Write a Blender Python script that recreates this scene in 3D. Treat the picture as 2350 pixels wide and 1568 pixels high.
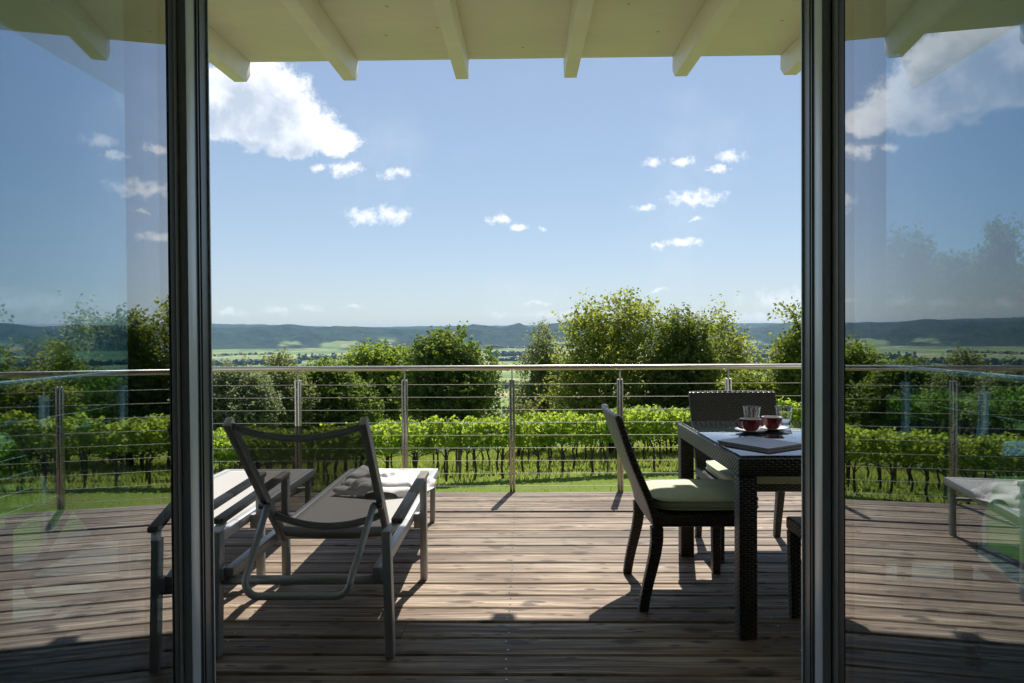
import bpy, bmesh, math, random
import numpy as np
from math import pi, sin, cos, tan, radians, sqrt, atan2
from mathutils import Vector, Matrix, noise

S = bpy.context.scene
for o in list(bpy.data.objects):
    bpy.data.objects.remove(o)

# ------------------------------------------------------------------ camera
cam_d = bpy.data.cameras.new('camera')
cam_d.sensor_fit = 'HORIZONTAL'; cam_d.sensor_width = 36; cam_d.lens = 36 * 1567 / 2350
cam_d.clip_start = 0.05; cam_d.clip_end = 40000
cam = bpy.data.objects.new('camera', cam_d); S.collection.objects.link(cam)
yaw, pit, rol = radians(1.0), radians(-0.65), radians(0.35)
f_ = Vector((-sin(yaw) * cos(pit), cos(yaw) * cos(pit), sin(pit)))
r0 = Vector((cos(yaw), sin(yaw), 0)); u0 = r0.cross(f_)
r_ = r0 * cos(rol) - u0 * sin(rol); u_ = r_.cross(f_)
cam.matrix_world = Matrix(((r_.x, u_.x, -f_.x, 0), (r_.y, u_.y, -f_.y, 0), (r_.z, u_.z, -f_.z, 1.27), (0, 0, 0, 1)))
S.camera = cam

# ------------------------------------------------------------------ sun and sky
SUN_DIR = Vector((0.1406, 0.6396, 1.0)).normalized()
SUN_EL = math.asin(SUN_DIR.z); SUN_AZ = atan2(SUN_DIR.x, SUN_DIR.y)
SUN_STRENGTH = 4.6; SKY_STRENGTH = 0.10; SKY_TINT = (1.36, 1.45, 1.58, 1); EXPOSURE = 0.56
S.view_settings.view_transform = 'Standard'; S.view_settings.look = 'None'
S.view_settings.exposure = EXPOSURE; S.view_settings.gamma = 1
sl = bpy.data.lights.new('sun', 'SUN'); sl.energy = SUN_STRENGTH; sl.angle = radians(0.5); sl.color = (1, 0.93, 0.82)
so = bpy.data.objects.new('sun', sl); S.collection.objects.link(so)
so.rotation_euler = SUN_DIR.to_track_quat('Z', 'Y').to_euler()

W = bpy.data.worlds.new('World'); S.world = W; W.use_nodes = True
wn, wl = W.node_tree.nodes, W.node_tree.links
wn.clear()
def N(t, **kw):
    n = wn.new(t)
    for k, v in kw.items(): setattr(n, k, v)
    return n
def wmath(op, a, b=None, c=None):
    n = N('ShaderNodeMath', operation=op)
    for i, v in enumerate((a, b, c)):
        if v is None: continue
        if isinstance(v, (int, float)): n.inputs[i].default_value = v
        else: wl.new(v, n.inputs[i])
    return n.outputs[0]
def wvec(op, a, b=None):
    n = N('ShaderNodeVectorMath', operation=op)
    for i, v in enumerate((a, b)):
        if v is None: continue
        if isinstance(v, tuple): n.inputs[i].default_value = v
        else: wl.new(v, n.inputs[i])
    return n.outputs['Value'] if op == 'LENGTH' else n.outputs['Vector']
sky = N('ShaderNodeTexSky'); sky.sky_type = 'NISHITA'; sky.sun_disc = False
sky.sun_elevation = SUN_EL; sky.sun_rotation = SUN_AZ; sky.altitude = 300
sky.air_density = 1.0; sky.dust_density = 0.35; sky.ozone_density = 1.6
tc = N('ShaderNodeTexCoord'); sx = N('ShaderNodeSeparateXYZ'); wl.new(tc.outputs['Generated'], sx.inputs[0])
yy = wmath('MAXIMUM', sx.outputs['Y'], 0.05)
cx = N('ShaderNodeCombineXYZ')
wl.new(wmath('DIVIDE', sx.outputs['X'], yy), cx.inputs[0]); wl.new(wmath('DIVIDE', sx.outputs['Z'], yy), cx.inputs[1])
uv = cx.outputs[0]                                # direction of a cloud: (x/y, z/y)
def wnoise(scale, det, rough, off=(0, 0, 0), dist=0.0):
    n = N('ShaderNodeTexNoise'); n.inputs['Scale'].default_value = scale; n.inputs['Detail'].default_value = det
    n.inputs['Roughness'].default_value = rough; n.inputs['Distortion'].default_value = dist
    wl.new(wvec('ADD', uv, off), n.inputs['Vector']); return n
warp = wnoise(9, 6, 0.62)
wv = wvec('SUBTRACT', warp.outputs['Color'], (0.5, 0.5, 0.5))
def scaled(v, s):
    n = N('ShaderNodeVectorMath', operation='MULTIPLY'); wl.new(v, n.inputs[0]); n.inputs[1].default_value = s; return n.outputs[0]
uvw = wvec('ADD', uv, scaled(wv, (0.085, 0.07, 0)))
warp2 = wnoise(38, 4, 0.65, (3.1, 1.7, 0))
uvs = wvec('ADD', uv, scaled(wvec('SUBTRACT', warp2.outputs['Color'], (0.5, 0.5, 0.5)), (0.038, 0.024, 0)))
def blob(cv, c, r):
    v = wvec('SUBTRACT', cv, (c[0], c[1], 0))
    v = wvec('MULTIPLY', v, (1 / r[0], 1 / r[1], 0))
    return wmath('SUBTRACT', 1.0, wvec('LENGTH', v))
def union(vals):
    a = vals[0]
    for b in vals[1:]: a = wmath('MAXIMUM', a, b)
    return a
# the big cumulus above the lounger side of the view
BIG = [((-.40, .372), (.075, .062)), ((-.36, .338), (.068, .056)), ((-.45, .358), (.11, .055)), ((-.318, .306), (.062, .038)),
       ((-.272, .287), (.040, .022)), ((-.38, .308), (.10, .036)), ((-.50, .36), (.12, .06)), ((-.34, .281), (.045, .018))]
big = union([blob(uvw, c, r) for c, r in BIG])
SMALL = [((-.262, .245), (.030, .014)), ((-.300, .243), (.016, .008)), ((-.185, .236), (.034, .010)), ((-.236, .175), (.034, .016)),
         ((-.193, .176), (.034, .017)), ((-.033, .164), (.024, .010)), ((-.008, .157), (.015, .007)), ((.029, .153), (.012, .005)),
         ((.191, .248), (.020, .008)), ((.232, .250), (.026, .009)), ((.298, .256), (.030, .012)), ((.283, .236), (.028, .006)),
         ((.248, .194), (.062, .016)), ((.180, .183), (.022, .006)), ((.231, .131), (.034, .009)), ((.195, .127), (.020, .006)),
         ((.252, .164), (.014, .005)), ((-.315, .041), (.028, .009)), ((-.365, .038), (.030, .009)), ((-.250, .040), (.018, .005)),
         ((-.435, .035), (.03, .008)), ((.02, .044), (.03, .004)), ((.196, .062), (.02, .003)), ((.3, .02), (.22, .012)),
         ((.40, .045), (.10, .022)), ((.50, .05), (.10, .024)), ((.62, .05), (.12, .022)), ((-.60, .045), (.14, .022)), ((-.75, .05), (.12, .02)), ((.06, .028), (.16, .008))]
small = union([blob(uvs, c, r) for c, r in SMALL])
def smooth(v, lo, hi, a=0.0, b=1.0):
    n = N('ShaderNodeMapRange', interpolation_type='SMOOTHSTEP'); wl.new(v, n.inputs[0])
    n.inputs[1].default_value = lo; n.inputs[2].default_value = hi; n.inputs[3].default_value = a; n.inputs[4].default_value = b
    return n.outputs[0]
fine = wnoise(55, 5, 0.7, (7.3, 2.2, 0)).outputs['Fac']
mid = wnoise(17, 6, 0.62, (1.3, 5.2, 0), 0.4).outputs['Fac']
bigd = wmath('ADD', big, wmath('MULTIPLY', wmath('SUBTRACT', fine, 0.5), 0.9))
bigm = smooth(bigd, -0.02, 0.42)
smd = wmath('ADD', small, wmath('MULTIPLY', wmath('SUBTRACT', fine, 0.5), 2.3))
# clouds close to the horizon are thin
sepuv = N('ShaderNodeSeparateXYZ'); wl.new(uv, sepuv.inputs[0])
thin = smooth(sepuv.outputs[1], 0.03, 0.12, 0.42, 0.95)
smm = wmath('MULTIPLY', smooth(smd, -0.02, 1.05), thin)
veil = wmath('MULTIPLY', smooth(wnoise(4.2, 5, 0.6, (2.7, 8.1, 0)).outputs['Fac'], 0.5, 0.85), 0.16)
cm = wmath('MAXIMUM', wmath('MAXIMUM', bigm, smm), veil)
front = smooth(sx.outputs['Y'], 0.05, 0.15)
cm = wmath('MULTIPLY', cm, front)
# grey body of the big cloud where it is thick, white where it is lumpy and thin
toward_sun = union([blob(wvec('ADD', uvw, (0.012, 0.030, 0)), c, r) for c, r in BIG])   # much cloud between here and the sun: grey
mid2 = wnoise(30, 5, 0.65, (4.3, 9.2, 0)).outputs['Fac']
ds = wmath('ADD', wmath('ADD', toward_sun, wmath('MULTIPLY', wmath('SUBTRACT', mid, 0.5), 1.5)), wmath('MULTIPLY', wmath('SUBTRACT', mid2, 0.5), 0.8))
grey = wmath('MULTIPLY', smooth(ds, 0.05, 0.95, 0.0, 0.95), bigm)
grey = wmath('ADD', grey, wmath('MULTIPLY', smooth(mid2, 0.60, 0.40), 0.22))
cc = N('ShaderNodeMix', data_type='RGBA'); wl.new(wmath('MINIMUM', grey, 1.0), cc.inputs['Factor'])
cc.inputs['A'].default_value = (8.1, 8.3, 8.6, 1); cc.inputs['B'].default_value = (4.1, 4.75, 5.7, 1)
mx = N('ShaderNodeMix', data_type='RGBA'); wl.new(cm, mx.inputs['Factor'])
sg_ = N('ShaderNodeGamma'); sg_.inputs['Gamma'].default_value = 0.62; wl.new(sky.outputs['Color'], sg_.inputs['Color'])
st_ = N('ShaderNodeMix', data_type='RGBA', blend_type='MULTIPLY'); st_.inputs['Factor'].default_value = 1.0; wl.new(sg_.outputs['Color'], st_.inputs['A']); st_.inputs['B'].default_value = SKY_TINT
wl.new(st_.outputs['Result'], mx.inputs['A']); wl.new(cc.outputs['Result'], mx.inputs['B'])
bg = N('ShaderNodeBackground'); bg.inputs['Strength'].default_value = SKY_STRENGTH
wl.new(mx.outputs['Result'], bg.inputs['Color'])
wo = N('ShaderNodeOutputWorld'); wl.new(bg.outputs[0], wo.inputs['Surface'])
W.cycles.sampling_method = 'MANUAL'; W.cycles.sample_map_resolution = 512
S.cycles.max_bounces = 10; S.cycles.transparent_max_bounces = 24; S.cycles.transmission_bounces = 10
S.cycles.caustics_reflective = False; S.cycles.sample_clamp_indirect = 8; S.cycles.volume_bounces = 0

# ------------------------------------------------------------------ materials
class Mat:
    def __init__(self, name):
        self.m = bpy.data.materials.new(name); self.m.use_nodes = True
        self.t = self.m.node_tree; self.n = self.t.nodes; self.l = self.t.links
        self.b = self.n['Principled BSDF']; self.out = self.n['Material Output']
    def add(self, t, **kw):
        n = self.n.new(t)
        for k, v in kw.items(): setattr(n, k, v)
        return n
    def put(self, sock, v):
        if v is None: return
        if isinstance(v, (int, float, tuple)): sock.default_value = v
        else: self.l.new(v, sock)
    def math(self, op, a, b=None, c=None):
        n = self.add('ShaderNodeMath', operation=op)
        for i, v in enumerate((a, b, c)): self.put(n.inputs[i], v)
        return n.outputs[0]
    def coord(self, kind='Object'):
        return self.add('ShaderNodeTexCoord').outputs[kind]
    def mapping(self, v, scale=(1, 1, 1), loc=(0, 0, 0)):
        n = self.add('ShaderNodeMapping'); self.l.new(v, n.inputs[0]); n.inputs['Scale'].default_value = scale; n.inputs['Location'].default_value = loc
        return n.outputs[0]
    def noise(self, v, scale, det=4, rough=.55, dist=0):
        n = self.add('ShaderNodeTexNoise'); self.l.new(v, n.inputs['Vector'])
        n.inputs['Scale'].default_value = scale; n.inputs['Detail'].default_value = det; n.inputs['Roughness'].default_value = rough; n.inputs['Distortion'].default_value = dist
        return n
    def vor(self, v, scale, feature='F1', rand=1.0):
        n = self.add('ShaderNodeTexVoronoi', feature=feature, voronoi_dimensions='2D'); self.l.new(v, n.inputs['Vector']); n.inputs['Scale'].default_value = scale; n.inputs['Randomness'].default_value = rand
        return n
    def ramp(self, v, stops):
        n = self.add('ShaderNodeValToRGB'); self.l.new(v, n.inputs[0]); e = n.color_ramp.elements
        while len(e) < len(stops): e.new(0.5)
        for i, (p, c) in enumerate(stops):
            e[i].position = p; e[i].color = (c[0], c[1], c[2], 1) if isinstance(c, tuple) else (c, c, c, 1)
        return n.outputs[0]
    def mix(self, f, a, b, blend='MIX'):
        n = self.add('ShaderNodeMix', data_type='RGBA', blend_type=blend)
        self.put(n.inputs['Factor'], f)
        for s, v in (('A', a), ('B', b)):
            if isinstance(v, tuple): n.inputs[s].default_value = (v[0], v[1], v[2], 1)
            else: self.l.new(v, n.inputs[s])
        return n.outputs['Result']
    def attr(self, name, out='Fac'):
        return self.add('ShaderNodeAttribute', attribute_name=name).outputs[out]
    def bump(self, h, strength=.3, dist=.01):
        n = self.add('ShaderNodeBump'); n.inputs['Strength'].default_value = strength; n.inputs['Distance'].default_value = dist
        self.l.new(h, n.inputs['Height']); self.l.new(n.outputs[0], self.b.inputs['Normal']); return n
    def set(self, col=None, rough=None, metal=None, spec=None, **kw):
        if col is not None: self.put(self.b.inputs['Base Color'], (col + (1,)) if isinstance(col, tuple) and len(col) == 3 else col)
        if rough is not None: self.put(self.b.inputs['Roughness'], rough)
        if metal is not None: self.put(self.b.inputs['Metallic'], metal)
        if spec is not None: self.put(self.b.inputs['Specular IOR Level'], spec)
        for k, v in kw.items(): self.put(self.b.inputs[k.replace('_', ' ')], v)
        return self

M = {}
def simple(name, col, rough=.5, metal=0., spec=.5, nscale=None, var=.12, bump=0):
    m = Mat(name); c = m.coord()
    if nscale:
        n = m.noise(c, nscale, 5, .6)
        lo = tuple(x * (1 - var) for x in col); hi = tuple(min(1, x * (1 + var)) for x in col)
        m.set(m.ramp(n.outputs['Fac'], [(.3, lo), (.7, hi)]), rough, metal, spec)
        if bump: m.bump(n.outputs['Fac'], bump, .004)
    else: m.set(col, rough, metal, spec)
    M[name] = m.m; return m

def paint(name, col):
    m = Mat(name); c = m.coord(); n = m.noise(m.mapping(c, (.5, 2.2, 1)), 1.6, 5, .65); kn = m.vor(m.mapping(c, (1, .8, 1)), 1.7); spot = m.ramp(kn.outputs['Distance'], [(.012, 1.), (.024, 0.)])
    cl = m.ramp(n.outputs['Fac'], [(.25, tuple(x * .88 for x in col)), (.7, col)])
    m.set(m.mix(m.math('MULTIPLY', spot, .55), cl, (.20, .16, .10)), .5, 0, .4); m.bump(n.outputs['Fac'], .15, .004); M[name] = m.m
paint('cream_paint', (.82, .73, .77)); paint('rafter_paint', (.87, .78, .82))
simple('fascia_dark', (.06, .055, .05), .5)
simple('roof_tile', (.25, .12, .08), .8, nscale=5)
simple('plaster', (.74, .72, .68), .9, nscale=3, var=.04)
simple('render_wall', (.75, .72, .64), .9, nscale=3, var=.04)
simple('dark_frame', (.30, .275, .25), .4, nscale=30, var=.1)
simple('black_gasket', (.055, .055, .055), .5)
simple('pale_aluminium', (.88, .92, .97), .32, .12, spec=.9)
simple('anthracite', (.20, .21, .23), .34, .3)
simple('floor_tile', (.30, .25, .20), .5, nscale=4)
simple('lounger_metal', (.42, .435, .46), .45, .35, nscale=90, var=.05)
simple('bolt_metal', (.12, .12, .12), .4, .8)
simple('red_glaze', (.20, .004, .012), .12, spec=.7)
simple('white_glaze', (.72, .72, .72), .12, spec=.6)
simple('spoon_steel', (.6, .6, .6), .2, 1)
simple('paper', (.55, .53, .5), .8)
simple('trunk_bark', (.06, .047, .035), .9, nscale=14, var=.35, bump=.6)
simple('vine_bark', (.045, .034, .026), .9, nscale=30, var=.4, bump=.5)
simple('weathered_post', (.13, .11, .09), .9, nscale=20, var=.3)
simple('house_wall', (.78, .76, .70), .9)
simple('house_roof', (.22, .10, .07), .85, nscale=2, var=.2)
simple('grey_roof', (.20, .19, .18), .85, nscale=4, var=.2)
simple('pane_dark', (.03, .035, .04), .1)
simple('white_wall', (.8, .8, .78), .9)

# stainless steel, brushed
m = Mat('steel'); c = m.mapping(m.coord(), (3, 3, 160))
m.set((.55, .53, .50), m.ramp(m.noise(c, 4, 3).outputs['Fac'], [(.3, .22), (.7, .36)]), 1.0); M['steel'] = m.m
simple('cable_steel', (.50, .49, .46), .55, .6)

# weathered wooden deck boards; each board has its own random number
m = Mat('deck_wood'); c = m.coord(); rnd = m.attr('rnd')
off = m.add('ShaderNodeCombineXYZ'); m.l.new(m.math('MULTIPLY', rnd, 37.0), off.inputs[0]); m.l.new(m.math('MULTIPLY', rnd, 11.0), off.inputs[1])
va = m.add('ShaderNodeVectorMath', operation='ADD'); m.l.new(c, va.inputs[0]); m.l.new(off.outputs[0], va.inputs[1]); v = va.outputs[0]
wobble = m.noise(m.mapping(v, (1.2, 6, 1)), 1.4, 3, .5)
wv_ = m.add('ShaderNodeVectorMath', operation='MULTIPLY_ADD'); m.l.new(wobble.outputs['Color'], wv_.inputs[0]); wv_.inputs[1].default_value = (.0, .07, 0); m.l.new(v, wv_.inputs[2])
grain = m.noise(m.mapping(wv_.outputs[0], (.9, 30, 1)), 1.0, 8, .72, .25)
streak = m.noise(m.mapping(wv_.outputs[0], (.6, 13, 1)), 1.0, 4, .6)
blot = m.noise(m.mapping(v, (1.2, 4, 1)), 1.1, 4, .6)
base = m.ramp(grain.outputs['Fac'], [(.36, (.026, .017, .011)), (.45, (.135, .091, .060)), (.52, (.255, .186, .128)), (.61, (.48, .375, .275))])
base = m.mix(m.ramp(streak.outputs['Fac'], [(.42, 0.), (.66, .6)]), base, (.38, .32, .26))
base = m.mix(m.ramp(blot.outputs['Fac'], [(.38, .75), (.58, 0.)]), base, (.12, .076, .047))
tone = m.ramp(rnd, [(0, .62), (1, 1.12)])
base = m.mix(1.0, base, tone, 'MULTIPLY')
kn = m.vor(m.mapping(wv_.outputs[0], (2.3, 6.2, 1)), 1.0)
ksz = m.add('ShaderNodeSeparateColor'); m.l.new(kn.outputs['Color'], ksz.inputs[0])
knot = m.ramp(m.math('DIVIDE', kn.outputs['Distance'], m.math('MULTIPLY_ADD', ksz.outputs[0], .8, .25)), [(.09, 1.), (.19, 0.)])
crack = m.noise(m.mapping(v, (1.4, 55, 1)), 1.0, 3, .6); ck = m.ramp(crack.outputs['Fac'], [(.66, 0.), (.72, 1.)])
base = m.mix(m.math('MULTIPLY', ck, .75), base, (.030, .020, .014))
kn2 = m.vor(m.mapping(wv_.outputs[0], (5.5, 17, 1)), 1.0); k2 = m.add('ShaderNodeSeparateColor'); m.l.new(kn2.outputs['Color'], k2.inputs[0])
fleck = m.math('MULTIPLY', m.ramp(kn2.outputs['Distance'], [(.07, 1.), (.17, 0.)]), m.ramp(k2.outputs[1], [(.45, 0.), (.55, .8)]))
base = m.mix(fleck, base, (.045, .030, .022))
base = m.mix(m.math('MULTIPLY', knot, .85), base, (.050, .032, .022))
m.set(base, m.ramp(grain.outputs['Fac'], [(.3, .75), (.7, .5)]), 0, .45)
m.bump(m.math('SUBTRACT', grain.outputs['Fac'], m.math('MULTIPLY', knot, .3)), .55, .004); M['deck_wood'] = m.m

# weathered wooden armrests
m = Mat('arm_wood'); c = m.mapping(m.coord(), (60, 3, 60)); n = m.noise(c, 1.5, 5, .6)
m.set(m.ramp(n.outputs['Fac'], [(.3, (.10, .09, .082)), (.7, (.26, .235, .21))]), .7); m.bump(n.outputs['Fac'], .3, .003); M['arm_wood'] = m.m

# woven sling cloth: one sees through it
def sling(name, col, seethru):
    m = Mat(name); uvc = m.coord('UV'); sp = m.add('ShaderNodeSeparateXYZ'); m.l.new(uvc, sp.inputs[0])
    su = m.math('SINE', m.math('MULTIPLY', sp.outputs[0], 2 * pi / .004)); sv = m.math('SINE', m.math('MULTIPLY', sp.outputs[1], 2 * pi / .0032))
    h = m.math('MULTIPLY', su, sv)
    m.set(m.ramp(m.math('ADD', m.math('MULTIPLY', h, .5), .5), [(0., tuple(x * .8 for x in col)), (1., col)]), .7, 0, .3)
    tr = m.add('ShaderNodeBsdfTransparent'); ms = m.add('ShaderNodeMixShader'); ms.inputs[0].default_value = seethru
    m.l.new(m.b.outputs[0], ms.inputs[1]); m.l.new(tr.outputs[0], ms.inputs[2]); m.l.new(ms.outputs[0], m.out.inputs[0]); M[name] = m.m
sling('seat_sling', (.50, .49, .48), .05)  # cloth lightened: sun on the seat is put into its colour
sling('back_sling', (.21, .215, .22), .16)  # same cloth darkened: shade on the back is put into its colour

# dark wicker weave from box-projected UV in metres
m = Mat('wicker'); uvc = m.coord('UV'); sp = m.add('ShaderNodeSeparateXYZ'); m.l.new(uvc, sp.inputs[0])
pu, pv = .016, .010
U = m.math('DIVIDE', sp.outputs[0], pu); V = m.math('DIVIDE', sp.outputs[1], pv)
row = m.math('MODULO', m.math('FLOOR', V), 2.0)
hu = m.math('ABSOLUTE', m.math('SINE', m.math('MULTIPLY', m.math('ADD', m.math('MULTIPLY', U, .5), m.math('MULTIPLY', row, .5)), pi)))
hv = m.math('ABSOLUTE', m.math('SINE', m.math('MULTIPLY', V, pi)))
h = m.math('MULTIPLY', m.math('POWER', hu, .6), m.math('POWER', hv, .5))
nz = m.noise(m.coord(), 60, 3)
colr = m.ramp(h, [(.1, (.004, .0034, .003)), (.8, (.026, .021, .019))])
colr = m.mix(m.ramp(nz.outputs['Fac'], [(.4, 0.), (.7, .5)]), colr, (.038, .032, .030))
m.set(colr, .33, 0, .55); m.bump(h, 1.0, .006); M['wicker'] = m.m

# cushion cotton
m = Mat('cushion_cotton'); n = m.noise(m.coord(), 7, 4); m2 = m.noise(m.coord(), 300, 2)
m.set(m.ramp(n.outputs['Fac'], [(.3, (.56, .62, .44)), (.7, (.64, .69, .51))]), .85, 0, .2); m.bump(m.math('ADD', n.outputs['Fac'], m.math('MULTIPLY', m2.outputs['Fac'], .05)), .5, .02); M['cushion_cotton'] = m.m

# towel, ribbed
m = Mat('towel_cotton'); c = m.coord(); w_ = m.add('ShaderNodeTexWave', wave_type='BANDS', bands_direction='X'); m.l.new(m.mapping(c, (1, .5, 1)), w_.inputs[0]); w_.inputs['Scale'].default_value = 38; w_.inputs['Distortion'].default_value = 1.5
m.set((.90, .88, .92), .95, 0, .1, Sheen_Weight=.3); m.bump(w_.outputs['Fac'], .5, .004); M['towel_cotton'] = m.m

# table glass: greyish glass laid over the wicker
m = Mat('table_glass'); m.set((.045, .065, .075), .02, 0, .5, IOR=3.3, Coat_Weight=1.0, Coat_Roughness=.01); M['table_glass'] = m.m

# notebook covers
m = Mat('notebook_cover'); n = m.noise(m.coord(), 9, 4); m.set(m.ramp(n.outputs['Fac'], [(.3, (.13, .10, .13)), (.7, (.20, .16, .19))]), .35, 0, .5); M['notebook_cover'] = m.m

# clear drinking glass
m = Mat('clear_glass'); g = m.add('ShaderNodeBsdfGlass'); g.inputs['Roughness'].default_value = 0; g.inputs['IOR'].default_value = 1.45; m.l.new(g.outputs[0], m.out.inputs[0]); M['clear_glass'] = m.m

# window glass: coated double glazing, transmission tint and a Fresnel reflection
def window_glass(name, tint, power):
    m = Mat(name); ge = m.add('ShaderNodeNewGeometry'); dt = m.add('ShaderNodeVectorMath', operation='DOT_PRODUCT'); m.l.new(ge.outputs['Incoming'], dt.inputs[0]); m.l.new(ge.outputs['Normal'], dt.inputs[1])
    cs = m.math('SUBTRACT', 1.0, m.math('ABSOLUTE', dt.outputs['Value'])); fr = m.math('MULTIPLY_ADD', m.math('POWER', cs, 5.0), .96, .04)
    f = m.math('SUBTRACT', 1.0, m.math('POWER', m.math('SUBTRACT', 1.0, fr), power))
    tr = m.add('ShaderNodeBsdfTransparent'); tr.inputs[0].default_value = (*tint, 1)
    gl = m.add('ShaderNodeBsdfGlossy'); gl.inputs['Roughness'].default_value = 0.0; gl.inputs[0].default_value = (.97, .98, 1, 1)
    ms = m.add('ShaderNodeMixShader'); m.l.new(f, ms.inputs[0]); m.l.new(tr.outputs[0], ms.inputs[1]); m.l.new(gl.outputs[0], ms.inputs[2]); m.l.new(ms.outputs[0], m.out.inputs[0]); M[name] = m.m
window_glass('door_glass', (.51, .62, .69), 3.2)
window_glass('window_glass', (.78, .87, .88), 1.0)

# leaves: colour varies from leaf to leaf (random number) and clump to clump; vines also have a sunlit top painted in
def leaf(name, lo, hi, trans, amount=.45):
    m = Mat(name); rnd = m.attr('rnd'); n = m.noise(m.coord(), .9, 3)
    f = m.math('ADD', m.math('MULTIPLY', rnd, .6), m.math('MULTIPLY', n.outputs['Fac'], .4))
    colr = m.ramp(f, [(.2, lo), (.8, hi)])
    m.set(colr, .5, 0, .35)
    t = m.add('ShaderNodeBsdfTranslucent'); tcol = m.mix(.7, colr, trans); m.l.new(tcol, t.inputs[0])
    ms = m.add('ShaderNodeMixShader'); ms.inputs[0].default_value = amount
    m.l.new(m.b.outputs[0], ms.inputs[1]); m.l.new(t.outputs[0], ms.inputs[2]); m.l.new(ms.outputs[0], m.out.inputs[0]); M[name] = m.m
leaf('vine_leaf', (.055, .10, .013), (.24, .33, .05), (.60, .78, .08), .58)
leaf('robinia_leaf', (.050, .090, .018), (.135, .195, .040), (.30, .42, .05), .5)
leaf('bright_leaf', (.075, .130, .020), (.19, .26, .042), (.46, .60, .06), .52)
leaf('cherry_leaf', (.095, .130, .020), (.22, .26, .048), (.52, .58, .07), .54)
leaf('dark_leaf', (.058, .085, .016), (.13, .165, .032), (.32, .40, .045), .5)
leaf('olive_leaf', (.095, .120, .045), (.20, .23, .095), (.40, .46, .12), .5)
leaf('grey_leaf', (.095, .125, .062), (.20, .23, .13), (.36, .42, .16), .45)
leaf('hedge_leaf', (.060, .105, .015), (.17, .22, .035), (.42, .50, .05), .5)
leaf('far_leaf', (.018, .040, .016), (.045, .075, .028), (.05, .08, .02), .15)
leaf('grass_blade', (.13, .20, .03), (.29, .34, .08), (.55, .62, .12), .5)

# terrain: lawn, hay meadow slope, patchwork of fields, forest on the hills
m = Mat('terrain'); c = m.coord(); forest = m.attr('forest'); lawn = m.attr('lawn')
gn = m.noise(c, .9, 6, .7); gn2 = m.noise(c, 14, 4, .7)
grass = m.mix(m.ramp(gn2.outputs['Fac'], [(.3, 0.), (.7, 1.)]), (.075, .135, .020), (.17, .24, .040))
grass = m.mix(m.ramp(gn.outputs['Fac'], [(.42, 0.), (.75, .6)]), grass, (.21, .22, .07))
cells = m.vor(m.mapping(c, (1 / 380, 1 / 150, 0), (.3, .7, 0)), 1.0, rand=.85)
fcol = m.add('ShaderNodeSeparateColor'); m.l.new(cells.outputs['Color'], fcol.inputs[0])
fields = m.ramp(fcol.outputs[0], [(0, (.085, .14, .045)), (.3, (.18, .27, .08)), (.5, (.24, .31, .11)), (.68, (.14, .22, .065)), (.84, (.33, .35, .15)), (1, (.44, .37, .23))])
strips = m.noise(m.mapping(c, (1 / 700, 1 / 34, 0), (.2, .1, 0)), 1.0, 4, .6)
fields = m.mix(m.ramp(strips.outputs['Fac'], [(.4, 0.), (.65, .45)]), fields, (.31, .36, .15))
fn = m.noise(c, .022, 5, .85); fn2 = m.noise(c, .004, 4, .6)
fcolr = m.ramp(fn.outputs['Fac'], [(.38, (.002, .006, .006)), (.62, (.040, .070, .032))])
fcolr = m.mix(m.ramp(fn2.outputs['Fac'], [(.45, 0.), (.7, .5)]), fcolr, (.05, .08, .035))  # broad lighter patches: hillside shading worked into the forest colour
t1 = m.mix(lawn, fields, grass)
t2 = m.mix(forest, t1, fcolr)
m.set(t2, .95, 0, .1); m.bump(gn2.outputs['Fac'], .4, .06); M['terrain'] = m.m

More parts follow.
